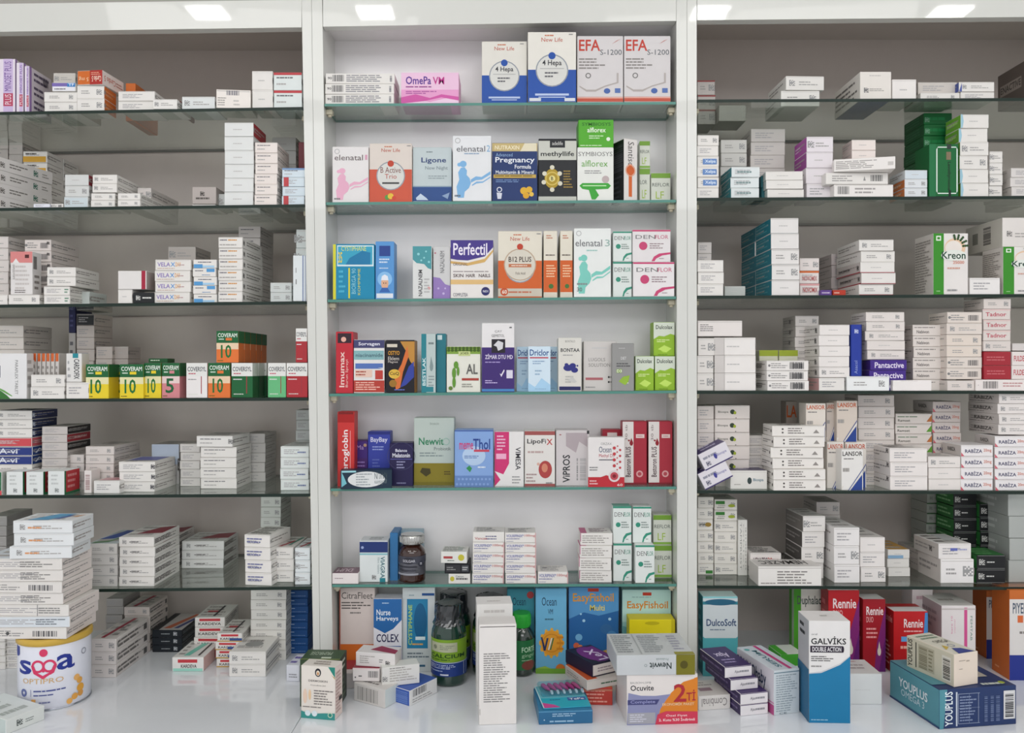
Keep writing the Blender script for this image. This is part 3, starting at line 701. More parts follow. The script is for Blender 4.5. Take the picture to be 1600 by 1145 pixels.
# formula tin and the pile on it
tx = WX(86, -.08); r = empty('formula_tin', (tx, -.08, ZC))
tag(r, 'white infant formula tin with gold lid and rainbow-free heart logo'.replace(' rainbow-free', ' a red'), 'tin')
R_ = .0512
mb = MB(); mb.lathe([(R_ - .001, .0003), (R_, .0015), (R_, .098), (R_ - .001, .1)], mat('e4e6f0', .25), 64)
mb.lathe([(R_ + .0008, 0.0002), (R_ + .001, .0015), (R_ + .0004, .003)], mat('b8bcc4', .2, 1.0), 64, cap=False)
def cyl(Rr, H, z0=0, A=math.radians(165), a0=0.0):
    # u runs left to right over the camera side
    def mp(u, v, o):
        a = -math.pi / 2 + a0 + (u - .5) * A
        return ((Rr + o) * math.cos(a), (Rr + o) * math.sin(a), z0 + v * H)
    return {'F': (mp, Rr * A, H)}
tin = ("r .14 .86 .24 .97 3a4aa0;e .19 .86 .05 .05 3a4aa0;T .24 .56 .4 .78 2c3c9a s;T .62 .6 .78 .84 2c3c9a a;"
       "o .46 .69 .1 .035 e0406a;o .56 .69 .1 .035 e0406a;p e0406a .395,.7 .425,.7 .45,.6 .505,.545 .505,.49 .42,.58;p e0406a .625,.7 .595,.7 .57,.6 .505,.545 .505,.49 .6,.58;c .51 .9 .06 e0406a;c .51 .62 .022 e0406a;"
       "t .3 .42 .68 .5 d8b27a OPTIPRO;o .31 .27 .06 .02 5a68a8;o .31 .27 .035 .01 5a68a8;r .39 .22 .395 .33 8a90b8;l .42 .28 .72 .33 1 5560a0;l .42 .22 .66 .26 1 5560a0;T .4 .07 .44 .18 e0a860 1;l .47 .1 .62 .15 1 7a80a8;"
       "c .8 .42 .05 eab36a;c .83 .36 .05 e6a850;c .84 .24 .065 e8a840;c .78 .13 .05 e8a850;c .84 .15 .05 e0a050;c .73 .08 .045 e8b060;o .88 .8 .05 .015 9a9ca8")
decals(mb, tin, cyl(R_, .098, .001, math.radians(180), 0.18), True)
mb.build('can_body', r)
mb = MB(); mb.lathe([(R_ + .0005, .0985), (R_ + .0022, .0995), (R_ + .0025, .107), (R_ + .001, .1085), (R_ - .003, .1088), (R_ - .005, .107)], mat('d3ae4c', .35), 64); mb.build('lid', r)
zt = ZC + .1092
bw = (103 + 36) * S / kY(-.128)
gl = 'wb|R;f e6dcd6;l .1 .3 .9 .7 1 c8bcb4'
dl = ['wl|F;l .5 .2 .9 .8 3 8f8d8a', 'wl|F;l .5 .15 .88 .85 4 8a8885', 'wb|F;c .12 .4 .2 6a6a6a', 'wl|F;l .5 .15 .88 .85 4 8a8885', 'wl|F;r .62 0 .63 1 9a9a98;l .64 .2 .95 .8 3 8a8a88', 'wl|F;f d9dfe4;l .6 .2 .95 .8 3 7f8890', 'wb|F;c .12 .5 .2 5a5a5a;c .3 .5 .15 5a5a5a']
xr = [96, 96, 98, 97, 108, 107, 103]
h1 = (990 - 864) / 7 * S / kY(-.128)
for i in range(7):
    j = 6 - i; k = kY(-.128); xx1 = (xr[j] - 800) * S / k; w_ = .128
    carton((xx1 - w_ / 2, -.128 + .045, zt + .0003 + i * h1), math.radians([0, 1, -1, .5, -1.5, 1, 0][i]), w_, .088, h1 - .0004, dsg(dl[j] + ';R;f e6dcd6' + (';T;f dfe5ea' if j == 0 else '')), 'e2ded9',
           'wide white carton, %s of seven piled on the tin below smaller ones' % ['first', 'second', 'third', 'fourth', 'fifth', 'sixth', 'lowest'][j], 'wide cartons piled on the formula tin')
z2 = zt + 7 * h1 + .0003; h2 = 19.5 * S / kY(-.13)
for i, (x0_, x1_, rz) in enumerate(((13, 107, 4), (20, 112, 2), (19, 111, 1))):
    k = kY(-.13)
    carton((((x0_ + x1_) / 2 - 800) * S / k, -.13 + .034, z2 + i * (h2 + .0003)), math.radians(rz), (x1_ - x0_) * S / k, .064, h2, dsg('wq|F;l .25 .3 .6 .6 1 e0a070;T;p 4fa0cc .2,.1 .55,.1 .75,.9 .45,.9;p 4f6fae .6,.2 .7,.2 .8,.7 .7,.7;p e0a050 .8,.5 .9,.5 .95,.8'), 'e2e5e6',
           'white carton with blue and orange top, %s of three on the highest pile' % ['lowest', 'middle', 'uppermost'][i], 'three blue-topped cartons on the pile over the tin')
Gd(9, 1148, 69.5, 1124, 1125, 100, "q .35 .5 .5 6f7674;l .5 .3 .75 .6 2 8f9694;T;f dfe6e4;l .1 .1 .9 .9 3 b0b8b4;L;f c8d4d0", 'flat white carton turned askew in the near left corner of the counter', 'e4e8e4', h=.021)

# ================================================================== MIDDLE BAY
at(1, 0)
St(507.5, 616, 114, 3, 62, '=T .03 .4 .09 .65 5a5a5a 90;b .1 .2 .27 .85 4a4a4e;l .3 .15 .85 .9 4 8a8a92;h .93 .2 .96 .8 8a8a92;R;f e6dcda', 'flat trio with barcodes', item='long white carton', Y=3)
lg = lambda c, d, e: ("r 0 0 1 %s;" % c)
One(626.5, 717, 113.5, 60, "r 0 0 1 1 e6a0cc;r 0 .45 1 1 ecc4de;p f0d0e6 0,0 .3,.12 .5,.05 .8,.18 1,.1 1,0;p d45aa8 0,0 0,.2 .25,.3 .5,.18 .7,.3 1,.22 1,.1 .7,.2 .4,.08;Ti 0 0 0 0 fff X".replace(';Ti 0 0 0 0 fff X', '') + ";T .08 .62 .52 .88 5a2a9a OmePa;T .55 .62 .75 .86 c83090 VM;l .08 .5 .7 .58 1 9a3a90;l .08 .3 .65 .42 2 b04aa0", 'pink marbled carton with purple lettering lying on the top middle shelf', 'e8a8d0', Y=3)
def newlife(c, t1, lower, extra, hy=.46):
    return ("r 0 0 1 %s %s;c .5 .45 .33 d9d9d4;o .5 .45 .34 .025 9aa0a8;t .28 .86 .72 .92 c8604a New_Life;l .35 .93 .65 .97 1 d08060;c .5 .66 .075 %s;" % (hy, c, lower)) + extra
hep = newlife('2456b0', '', '2456b0', "T .3 .5 .7 .6 3a3a40 4_Hepa;r .25 .475 .75 .48 707078;l .35 .34 .65 .44 2 6a6a70;r .15 .09 .85 .12 b8c8e8;r .22 .06 .78 .075 b8c8e8;l .85 .95 .97 .98 1 8a8a8a")
One(752.5, 823.5, 64.5, 55, hep, 'cream and blue upright carton, shorter of the two blue ones on the top shelf', 'e2dfd6', Y=8)
One(824.5, 900.5, 50, 60, hep + ";r .03 .01 .27 .055 d8dce0;r .76 .01 .98 .055 d8dce0;T;f 4a3a36", 'cream and blue upright carton with pill pictures, taller of the two blue ones', 'e6e3da', Y=-2)
efa = "T .04 .78 .5 .95 cc4436 EFA;t .5 .72 .97 .8 5a6068 S-1200;l .04 .5 .62 .68 4 8f8a86;o .24 .41 .06 .02 7a7876;p b4aca8 .05,.24 .2,.17 .4,.17 .6,.24 .9,.3 .9,.32 .6,.26 .4,.2 .2,.2 .05,.26;r .86 .3 .9 .45 b8b0ac;r 0 .02 1 .09 cf5a44;r 0 .07 1 .085 e8b8a8;e .65 .18 .07 .04 4a6ab0;r .82 .15 .94 .22 5a78b8;p c86a5a .75,.88 .85,.93 .95,.96 .8,.9"
One(901.5, 974, 56, 55, efa, 'silvery white upright carton with red capitals, left of two alike', 'd6d2d2', Y=5)
One(974.8, 1048, 56, 55, efa, 'silvery white upright carton with red capitals, right of two alike', 'd6d2d2', Y=5)

at(1, 1)
mum = lambda c: "e .27 .57 .09 .05 %s;e .17 .56 .05 .03 %s;p %s .13,.05 .29,.05 .31,.14 .42,.2 .47,.27 .44,.35 .36,.4 .37,.47 .31,.52 .21,.51 .14,.44 .17,.33 .1,.22;p %s .47,.33 .6,.38 .75,.37 .98,.46 .98,.41 .76,.33 .6,.32 .47,.28;p %s .5,.25 .62,.3 .78,.3 .98,.38 .98,.36 .78,.28 .62,.27 .5,.23" % (c, c, c, c, c)
One(519, 576.5, 229, 40, mum('e8b0c8') + ";o .13 .92 .07 .015 b0b0b0;t .06 .76 .84 .86 6a5a5c elenatal;t .9 .77 .96 .86 d8a0b8 1;l .05 .04 .3 .1 1 8a8a8a", 'white carton with pink pregnant figure, leftmost on the second middle shelf', 'e6e3e2', Y=6)
One(577, 644, 224, 40, newlife('d65c42', '', 'c8452e', "t .26 .5 .74 .6 8a5048 B_Active;t .36 .4 .64 .48 c05a48 Trio;r .3 .31 .7 .34 4a4a4a;c .42 .08 .06 5aa04a;c .5 .1 .07 e8c040;c .58 .07 .05 d84a3a;l .88 .95 .98 .98 1 8a8a8a", .56), 'beige and red-orange carton with round white emblem, second middle shelf', 'ddd3ca', Y=3)
One(644.6, 706, 230, 40, "r 0 .02 1 .28 2f5494;r 0 .28 1 .3 8fa8b8;T .22 .7 .86 .82 2c4680 Ligone;t .32 .58 .9 .66 7a8a92 New_Night;l .4 .42 .9 .5 2 9aa8ac;l .35 .9 .6 .94 1 7a8a90;p c8d8e8 .08,.08 .2,.16 .35,.08 .4,.04 .1,.04;p 8fa8c8 .75,.12 .95,.18 .9,.06", 'pale grey-blue carton with navy foot, second middle shelf', 'c2ced0', Y=8)
One(707, 768, 212, 42, mum('7fb4e0') + ";o .13 .93 .07 .015 b0b0b0;t .1 .76 .84 .85 6a6a70 elenatal;t .88 .76 .97 .86 7fb0d8 2;l .3 .71 .7 .75 1 9ab0c8;l .05 .05 .3 .11 1 6a7a8a", 'white carton with light blue pregnant figure, taller and forward on second middle shelf', 'e4e6e8', Y=-1)
One(768.6, 840, 223, 42, "r 0 .86 1 1 c9b47a;T .06 .89 .6 .96 efe6c8 NUTRAXIN;p e4dcc0 .62,.86 .72,1 .98,1 .98,.86;t .08 .77 .45 .83 8fb0d8 Advanced;T .07 .64 .94 .76 e8ecf4 Pregnancy;T .5 .56 .86 .63 e8ecf4 Formula;T .08 .47 .92 .53 e0e6f0 Multivitamin_&_Mineral;r .03 .4 .97 .46 c8a850;l .06 .42 .94 .45 1 5a4a20;l .08 .32 .9 .38 2 7a98c8;o .16 .2 .06 .02 d8dce8;p d8dce8 .1,.15 .22,.14 .2,.04 .12,.04;c .7 .18 .08 e0b030;c .82 .2 .07 e0b030;c .75 .1 .07 e0a828;c .87 .12 .05 e8c050", 'navy carton with gold top strip and yellow honeycomb picture, second middle shelf', '1f3a74', Y=4)
One(841, 901, 216.5, 45, "r 0 .66 1 .97 c8cac0;r .3 .86 .7 .99 22262a;t .36 .9 .64 .96 d8d8d4 adelife;T .06 .7 .94 .8 22262a methyllife;r 0 0 1 .07 c0c2b8;e .36 .36 .2 .16 b89a2c;o .36 .36 .18 .03 d8c060;c .36 .36 .08 e8dc90;T .33 .33 .39 .39 33302a B;c .36 .54 .06 d8d4c0;c .36 .18 .06 d8d4c0;c .16 .44 .06 d8d4c0;c .56 .44 .06 d8d4c0;c .14 .3 .06 d8d4c0;c .57 .28 .06 d8d4c0;l .66 .2 .92 .5 7 a88a40", 'black carton with golden capsule wheel, second middle shelf', '23262a', Y=3)
z = One(901.6, 959, 230, 45, "t .03 .84 .97 .92 7a7a78 SYMBIOSYS;t .12 .64 .84 .76 6ab040 alflorex;l .2 .5 .8 .58 2 9a9a9a;c .78 .4 .1 c0b0b0;p 3fae3a .06,.28 .14,.33 .85,.33 .93,.28 .85,.22 .5,.21 .6,.1 .5,.02 .4,.02 .32,.2 .14,.22;r .15 .27 .8 .29 bfe8b0", 'white carton with green pill pictures below a green box, second middle shelf', 'e6e8e2', Y=3)
One(903.5, 959, 187, 45, "T .1 .78 .92 .9 2f7a1e SYMBIOSYS;T .25 .54 .78 .72 e6f5dc alflorex;l .3 .3 .8 .45 2 d0f0c0;l .05 .04 .7 .1 1 d8f0c8;c .85 .3 .07 e8f0e0", 'bright green carton lying on top of a white one, second middle shelf', '56b32a', Y=5, z=z)
# opened slim carton, turned so its dark side shows
r_spec = "td .2 .3 .8 .97 8a6a5a Santisend_B;r .35 .1 .6 .55 e08048;c .48 .45 .3 e0703c;td .3 .05 .6 .3 c08060 kapsul"
th_ = math.radians(24); fx, fy, w_, d_ = (975 - 800) * S / kY(.008), .008, .0265, .040
carton((fx + w_ / 2 * math.cos(th_) - d_ / 2 * math.sin(th_), fy + w_ / 2 * math.sin(th_) + d_ / 2 * math.cos(th_), WZ(312.8) + .0002), th_, w_, d_, .107,
       "td .3 .5 .75 .96 5a5654 Santisor;r .35 .08 .6 .6 e0703a;c .48 .5 .3 dc6a38;o .48 .5 .38 .06 e8a888;L;f 26282a;h .1 .5 .9 .95 4a4c50;l .1 .06 .9 .45 5 4a4c50;R;f e0dcd8", 'e6e2de', 'slim carton with black side and orange strip turned at an angle, second middle shelf', None)
rfl = "r 0 .88 1 1 7aa83a;l .05 .6 .9 .75 1 66706a;t .15 .2 .6 .4 9ab83a Orl;r 0 0 1 .1 8ab84a"
ref = "r 0 .84 1 1 7dab3c;t .06 .56 .94 .68 5f6a64 REFLOR;t .24 .16 .66 .4 a8c840 LF;r 0 .02 1 .1 8cba50"
z = One(999, 1016, 263, 26, "r 0 .84 1 1 7dab3c;t .06 .56 .7 .68 5f6a64 LOR;t .24 .16 .66 .4 a8c840 LF", 'white and green carton under another behind the slim black-sided one, second middle shelf', 'd8dcd0', Y=34)
One(999, 1016, 220, 26, ref, 'white and green carton raised on another behind the slim black-sided one', 'd8dcd0', Y=36, z=z)
One(1017, 1048, 270, 26, ref, 'white and green carton at the right end, second middle shelf', 'd8dcd0', Y=32)

at(1, 2)
One(520, 585.5, 381, 45, "r 0 0 .07 1 d8d43a;r .1 .6 .98 .98 d8e8ec;r .12 .63 .95 .96 3aa8c8;t .2 .88 .8 .96 d8e060 CYSTIPHANE;p 1f80b0 .3,.63 .9,.63 .9,.85 .7,.88 .4,.75;T .13 .66 .22 .86 e8d040 35;r .37 .02 .41 .57 d8d43a;tu .45 .1 .55 .56 8fd0e0 BIORGA_90;l .14 .1 .3 .55 5 4fb8d8;tu .6 .08 .66 .56 d8d85a KOMPRIME", 'cyan and yellow carton leftmost on the third middle shelf', '1a90b8', Y=3)
One(586.5, 616, 377, 35, "r 0 0 1 1 5a9ad8;r .05 .02 .95 .1 e0e6ee;r .2 .75 .8 .93 2c4a9a;l .2 .62 .8 .72 2 d8e4f4;c .5 .35 .4 8ac0ec;e .5 .28 .2 .12 e0b090;p e8ecf4 .3,.33 .34,.4 .5,.43 .66,.4 .7,.33;p 3a6ab8 .2,.12 .35,.2 .65,.2 .8,.12;c .44 .28 .03 3a2a2a;c .56 .28 .03 3a2a2a;l .2 .52 .8 .56 1 c8dcf0", 'narrow blue carton with a child in a white hat, third middle shelf', '5a9ad8', Y=5)
One(644.5, 675, 384, 40, "p 4fa0a8 0,1 0,.75 .2,.68 .6,.66 .8,.58 .98,.56 .98,1;c .3 .85 .07 8fd0d4;c .6 .78 .05 8fd0d4;c .7 .9 .05 8fd0d4;c .45 .73 .05 8fd0d4;c .85 .7 .06 8fd0d4;Tu .3 .05 .5 .55 5a5a5e NAZALNEM;c .85 .2 .08 d8a0a0;l .6 .1 .9 .4 5 b8b8b8", 'white and teal bubbly carton with vertical lettering, third middle shelf', 'dcdedc', Y=2)
One(676.5, 704, 385, 40, "p 9a80c0 0,0 1,0 1,.25 .7,.28 .4,.4 0,.42;c .3 .2 .06 c8b8e0;c .6 .1 .07 c8b8e0;c .7 .2 .05 c8b8e0;tu .4 .5 .65 .92 6a6a6e NAZALNEM;c .12 .88 .05 c07080", 'white and lilac bubbly carton beside the teal one, third middle shelf', 'd0d0d0', Y=6)
One(703.8, 771, 374.5, 48, "p 4a3a92 0,1 1,1 1,.88 .8,.72 .4,.65 .15,.66 0,.68;T .06 .74 .86 .95 ece6f4 Perfectil;p d8b06a 0,.64 .4,.61 .8,.68 1,.84 1,.8 .8,.62 .4,.56 0,.6;r 0 .24 1 .32 e0bc80;t .06 .56 .4 .61 5a5a70 ORIGINAL;T .06 .36 .3 .42 6a5a5a SKIN;T .36 .36 .58 .42 6a5a5a HAIR;T .66 .36 .93 .42 6a5a5a NAILS;l .06 .44 .9 .48 1 a8a0a0;t .06 .03 .4 .09 5a5a70 COMPLETEA;c .82 .12 .1 2c3070;T .76 .1 .88 .14 e8e8f0 NO1", 'white carton with violet swoosh and white script lettering, third middle shelf', 'e8e4e0', Y=2)
b12 = newlife('d9662c', '', 'c8452e', "c .5 .5 .36 d8d2c4;o .5 .5 .37 .025 c0a890;T .24 .54 .76 .62 4a3c34 B12_PLUS;r .24 .46 .76 .51 c87850;l .3 .47 .7 .5 1 f0e0d0;t .4 .35 .62 .39 6a5a50 Folic_Acid;c .5 .77 .07 c8452e;r 0 .02 1 .14 c8c0b0;c .14 .09 .09 cc5830;T .09 .06 .2 .12 f0e6d8 60;l .24 .06 .96 .11 1 c87050;l .88 .95 .98 .98 1 8a8a8a", .56)
One(778, 847, 361, 50, b12, 'wide beige and orange carton with round emblem, third middle shelf', 'e2dccc', Y=2)
slim = "r 0 .08 1 .56 d9662c;l .15 .62 .85 .66 1 6a5a50;l .2 .3 .9 .5 5 f0c8a0;l .2 .88 .8 .95 2 c88060;c .55 .17 .18 4a7a3a;r 0 0 1 .07 d8d0c0"
One(849, 871, 360.5, 66, slim, 'slim orange and beige carton edge-on, left of two alike', 'e2dccc', Y=3)
One(875, 895, 360.5, 66, slim, 'slim orange and beige carton edge-on, right of two alike', 'e2dccc', Y=3)
One(896.5, 955, 356.5, 50, mum('7fcec0') + ";o .13 .93 .07 .015 b0b0b0;t .04 .74 .76 .84 6a6a70 elenatal;t .84 .74 .97 .84 9ab8b0 3;l .34 .66 .7 .7 1 9ac8c0;l .08 .16 .4 .22 1 8a9a98;T .08 .08 .22 .14 6a7a7a 30", 'white carton with mint green pregnant figure, third middle shelf', 'e8ebe8', Y=-1)
den = lambda c, c2='e4e8e6': "r 0 .95 1 1 %s;t .08 .72 .6 .84 7a7a7a DEN;t .6 .72 .94 .84 %s FLOR;c .28 .5 .13 %s;l .45 .4 .9 .6 3 8a9a94;p %s .5,.02 .56,.16 .7,.26 1,.3 1,.24 .78,.2 .62,.1 .58,.02;l .7 .08 .9 .13 1 8a9a94" % (c, c, c, c)
for yt, zz, w_ in ((408.5, None, 'lower'), (361, 1, 'upper')):
    za = One(957.5, 987.5, yt, 40, den('3a9a80'), '%s white and green carton left of the pink ones, third middle shelf' % w_, 'dfe6e2', Y=6, z=None if zz is None else za)
za = One(989, 1054, 409, 52, den('d04a78').replace('8a9a94', 'a08a90'), 'lower white and pink-edged carton at the right end, third middle shelf', 'e8e4e4', Y=1)
One(988, 1048, 358.5, 50, den('d04a78').replace('8a9a94', 'a08a90'), 'upper white and pink-edged carton at the right end, third middle shelf', 'e4e0e0', Y=3, z=za)

at(1, 3)
One(524.5, 552, 518, 42, "r .1 .82 .9 .98 3a2430;c .45 .88 .15 e8b0a0;Tu .2 .1 .5 .68 f0d0c8 Imumax;tu .56 .1 .74 .55 f0c8c0 Burun_Spreyi", 'tall red carton with vertical white lettering, leftmost on the fourth middle shelf', 'cc2e3c', Y=3)
One(552.5, 601, 530.5, 40, "r 0 .85 1 1 4a4a78;T .15 .88 .85 .96 e8e8f4 Sorvagen;r 0 .63 .98 .8 8ab8bc;T .06 .68 .95 .75 4a6a78 niacinamide;r .05 .48 .95 .56 5a7ac0;p 5a7ac0 .05,.46 .95,.46 .6,.5 .05,.56;r .05 .3 .6 .44 e8c8b8;l .07 .32 .58 .43 2 b05040;r .7 .26 .95 .43 c8443c;r 0 .02 1 .24 c04438;l .06 .05 .95 .22 4 f0c0b0", 'white carton with violet, teal and red bands, fourth middle shelf', 'e4e2e0', Y=2)
One(602.5, 648, 531, 42, "r 0 0 1 1 1e1c24;p c89040 .5,.98 1,.98 1,.5 .85,.6 .7,.8;p e0763a .3,.3 .55,.55 .75,.9 .8,.7 .6,.4 .5,.1 .35,.05;p 3a4aa8 .5,.1 .8,.5 .98,.6 .98,.3 .7,.15;r .04 .87 .4 .93 d8d0c0;T .08 .72 .48 .8 e0a030 OSTYO;t .08 .62 .46 .69 d8d0c8 Eklem;t .08 .56 .42 .61 d8d0c8 Magnez;e .3 .36 .2 .09 e0b848;T .14 .33 .46 .4 3a2a1a CoQ;c .25 .18 .13 a87a30;l .3 .04 .9 .08 1 6a7ad0;R;f c88a30", 'black and gold carton with glowing blue joint picture, fourth middle shelf', '1e1c24', Y=2)
One(658, 681, 521, 30, "r 0 0 .35 1 2c8a96;Tu .08 .12 .3 .6 d8ecec BESTLAK;r .35 0 1 1 bccac8;p 8a9c9c .68,.62 .58,.44 .62,.38 .72,.36 .82,.4 .84,.46;l .5 .1 .9 .3 4 8a9a9c;l .5 .8 .9 .88 1 7a8a8c;r .35 .01 .85 .1 2c8a96;R;f 2c8a96", 'teal and grey drop-print carton, fourth middle shelf', 'bccac8', Y=2, rot=0)
One(681.6, 697, 521, 30, "r 0 0 1 1 2c7f8c;r .1 .9 .6 .98 c8d8d8", 'teal narrow carton edge right of the drop-print one', '2c7f8c', Y=8)
One(697.5, 751, 541, 38, "r 0 .84 1 1 8aae48;" + ';'.join('e %.2f %.2f .05 .03 4a6a20' % (.06 + .11 * (i % 9), .97 - .05 * (i // 9)) for i in range(18)) + ";r .35 .8 .7 .9 c8d490;T .4 .82 .65 .88 3a4a20 JOES;e .28 .6 .07 .08 6aa03a;e .22 .42 .06 .12 6aa03a;e .34 .46 .04 .1 6aa03a;e .22 .22 .05 .12 6aa03a;T .58 .4 .92 .62 6a6a66 AL;r .45 .26 .95 .31 b84a40;l .45 .1 .95 .2 2 9a9a90;c .12 .09 .06 6a8a3a", 'cream carton with green leopard top and green figure, fourth middle shelf', 'e6e6da', Y=4)
One(752.5, 804, 504.5, 40, "r 0 0 1 .65 46307c;r .3 .57 .72 .77 2a2630;p d8d8dc .36,.68 .5,.75 .66,.72 .64,.63 .5,.6 .46,.66;t .4 .86 .62 .9 8a8a8a ÇAY;t .3 .8 .7 .84 6a6a6a GEMISTOL;T .1 .48 .95 .56 e0d8f0 ZİMAR_DTU_MD;l .1 .42 .7 .45 1 b0a0d8;l .1 .12 .5 .18 2 c8b8e8;r .76 .2 .95 .32 dcd8e8;p e8e0f0 .55,.27 .6,.22 .7,.31 .68,.33 .6,.26;r 0 .01 1 .045 4a8ac8;l .85 .92 .95 .96 1 5a5a5a", 'tallest carton, white above purple with a black square emblem, fourth middle shelf', 'e8e6e6', Y=-1)
dri = "T .07 .8 .93 .94 2c5a9a Driclor;r .07 .74 .9 .77 c85060;l .2 .6 .8 .7 2 8aa8c8;l .3 .35 .7 .5 2 9ab8d0;p a8d0ec 0,0 1,0 1,.15 .6,.3 .3,.1 0,.2;l .3 .04 .8 .08 1 8ab0d0"
One(807, 834, 541.5, 34, dri, 'pale blue carton with navy lettering, rear left of three overlapping, fourth middle shelf', 'c4dcec', Y=36)
One(846, 872, 541.5, 34, dri, 'pale blue carton with navy lettering, rear right of three overlapping, fourth middle shelf', 'c4dcec', Y=36)
One(825, 860.5, 541, 32, dri, 'pale blue carton with navy lettering, foremost of three overlapping, fourth middle shelf', 'd4e6f2', Y=2)
One(872, 909, 527.5, 42, "t .3 .92 .72 .96 8a8a86 BONTALO;T .1 .74 .92 .81 3a3a40 BONTAA;l .2 .66 .8 .7 1 a0a0a0;e .42 .44 .2 .06 34388a;e .62 .48 .14 .05 34388a;e .7 .4 .15 .05 34388a;e .35 .5 .08 .03 34388a;c .82 .48 .04 34388a;l .3 .15 .7 .3 3 b8b8b4;r .04 .02 .96 .09 2c3068;p c8c8c4 .4,.2 .6,.28 .8,.18 .7,.16", 'white carton with dark blue splash blot, fourth middle shelf', 'dcdad2', Y=2)
One(911.5, 964, 533, 38, "r .25 .86 .7 .88 c8c8c8;t .15 .6 .65 .67 8a8886 LUGOLS;t .15 .49 .8 .56 8a8886 SOLUTION;r .06 .22 .58 .27 b86a70;l .06 .05 .4 .1 1 9a9a9a;c .76 .28 .03 3a3a3a;c .84 .28 .03 3a3a3a;c .76 .18 .03 3a3a3a;c .84 .18 .03 3a3a3a", 'plain light grey carton with a small red bar, fourth middle shelf', 'd2ceca', Y=12)
One(956, 991, 536, 30, "l .3 .88 .7 .92 1 b8b8b8;t .4 .66 .65 .72 e0e0e0 DIET;l .2 .5 .9 .6 2 5a5a5c;r .2 .38 .45 .46 8ab040;T .22 .39 .44 .45 f0f0e8 D3;T .45 .16 .75 .26 e8f0d8 K2;p 9ac040 .3,.2 .5,.3 .8,.33 .75,.2 .6,.12", 'mid grey carton with small green figures, fourth middle shelf', '9a9a98', Y=-1)
dul = "r 0 .78 1 1 d4dccc;T .1 .8 .9 .92 2c3a34 Dulcolax;p d4dccc 0,.5 0,.8 1,.8 1,.62 .8,.66 .5,.58 .25,.6;l .15 .4 .85 .5 2 e0f0a8;c .5 .2 .16 b4dc50;p c4e468 .2,.2 .5,.32 .85,.22 .6,.1;l .2 .02 .8 .06 1 6a9020"
za = One(992.5, 1022, 556, 36, dul, 'lime green and white carton on the shelf left of its twin, fourth middle shelf', '98c234', Y=8)
za = One(1023, 1055, 556, 36, dul, 'lime green and white carton below its stacked twin, fourth middle shelf', '98c234', Y=8)
One(1021, 1054.5, 503, 36, dul, 'lime green and white carton stacked highest at right end, fourth middle shelf', '98c234', Y=12, z=za)

at(1, 4)
fer = "r .05 .97 .95 1 8a1e1e;Tu .28 .14 .72 .76 f4ecec Feroglobin;r .74 .15 .78 .75 e8a0a0;r 0 .86 1 .97 b82222"
One(527, 554, 643, 32, fer, 'tall red carton with big vertical white lettering, leftmost, fifth middle shelf', 'd63a38', Y=18, rot=0)
One(553, 575, 688, 30, "r .05 .6 .95 .98 4c2f8a;t .2 .8 .7 .9 b8a0d8 Ma;c .8 .9 .12 c0a080;l .15 .3 .85 .55 3 9a80c8", 'small violet carton behind the navy ones, fifth middle shelf', '53307c', Y=45)
One(574.5, 610, 674, 30, "r 0 .95 1 1 2a3488;T .12 .78 .88 .9 d8dcf4 BayBay;l .2 .64 .8 .74 2 9aa8e0;p c87a60 .3,.2 .5,.28 .75,.22 .8,.1 .3,.08;l .2 .32 .6 .5 3 6a7ac8", 'cobalt blue carton with white script, fifth middle shelf', '3c4ab0', Y=42)
One(608.5, 645.5, 692, 36, "T .25 .8 .75 .87 e0e0f0 Balance;T .12 .67 .88 .77 e8e8f4 Melatonin;l .3 .4 .7 .6 3 9a9ac0;o .5 .7 .6 .02 4a4a70;r .03 .62 .97 .64 5a5aa0;l .3 .04 .7 .1 1 8a8ab0", 'dark purple carton with white lettering beside the olive-footed one', '2a2452', Y=22)
Gd(532, 764.5, 612.5, 762.8, 739, 26, "e .5 .5 .36 .42 dfe2e2;r .02 .88 .3 .98 9ad0d8;ti .66 .5 .9 .85 4a5a60 KAVUN;ti .66 .2 .9 .5 6a7a80 gelisim;l .3 .15 .62 .85 5 a0a8ac;p 7ac0cc .02,.1 .12,.3 .06,.7 .02,.9", 'white and navy carton lying on its side in front of the red one', '22384c', z=WZ(763), h=.0315)
One(646.5, 710, 652.5, 36, "r 0 .05 1 .33 8f8228;t .4 .9 .62 .94 8a9a94 bioxcin;T .12 .6 .74 .71 2c8a60 Newvit;o .8 .65 .09 .02 9ac0b0;t .5 .52 .92 .57 6a7a78 Probiotik;l .14 .42 .8 .5 2 8a9a9a;p 4a4420 .15,.2 .2,.26 .4,.25 .42,.18 .3,.13;l .75 .15 .92 .22 2 5a4a20;r 0 0 1 .05 7c7224", 'pale green carton with olive foot and green lettering, fifth middle shelf', 'bac6bf', Y=28)
One(710, 771, 671.5, 42, "r 0 .98 1 1 4a6ab0;e .5 .55 .3 .17 b4cce8;T .12 .66 .48 .78 d04a80 meme;T .48 .66 .92 .85 2c4a9a Thol;r .5 .62 .9 .66 d04a60;l .25 .5 .75 .56 2 5a7ab8;p 3a9a5a .3,.33 .38,.38 .45,.33 .4,.26;r 0 0 1 .2 6a8cc4;" + ';'.join('c %.2f %.2f .03 8aa8d8' % (.06 + .1 * i + (.05 if j else 0), .05 + .09 * j) for i in range(9) for j in range(2)) + ";l .6 .32 .95 .38 1 dde8f4", 'sky blue carton with a fizzing ball picture, fifth middle shelf', '86a8dc', Y=6)
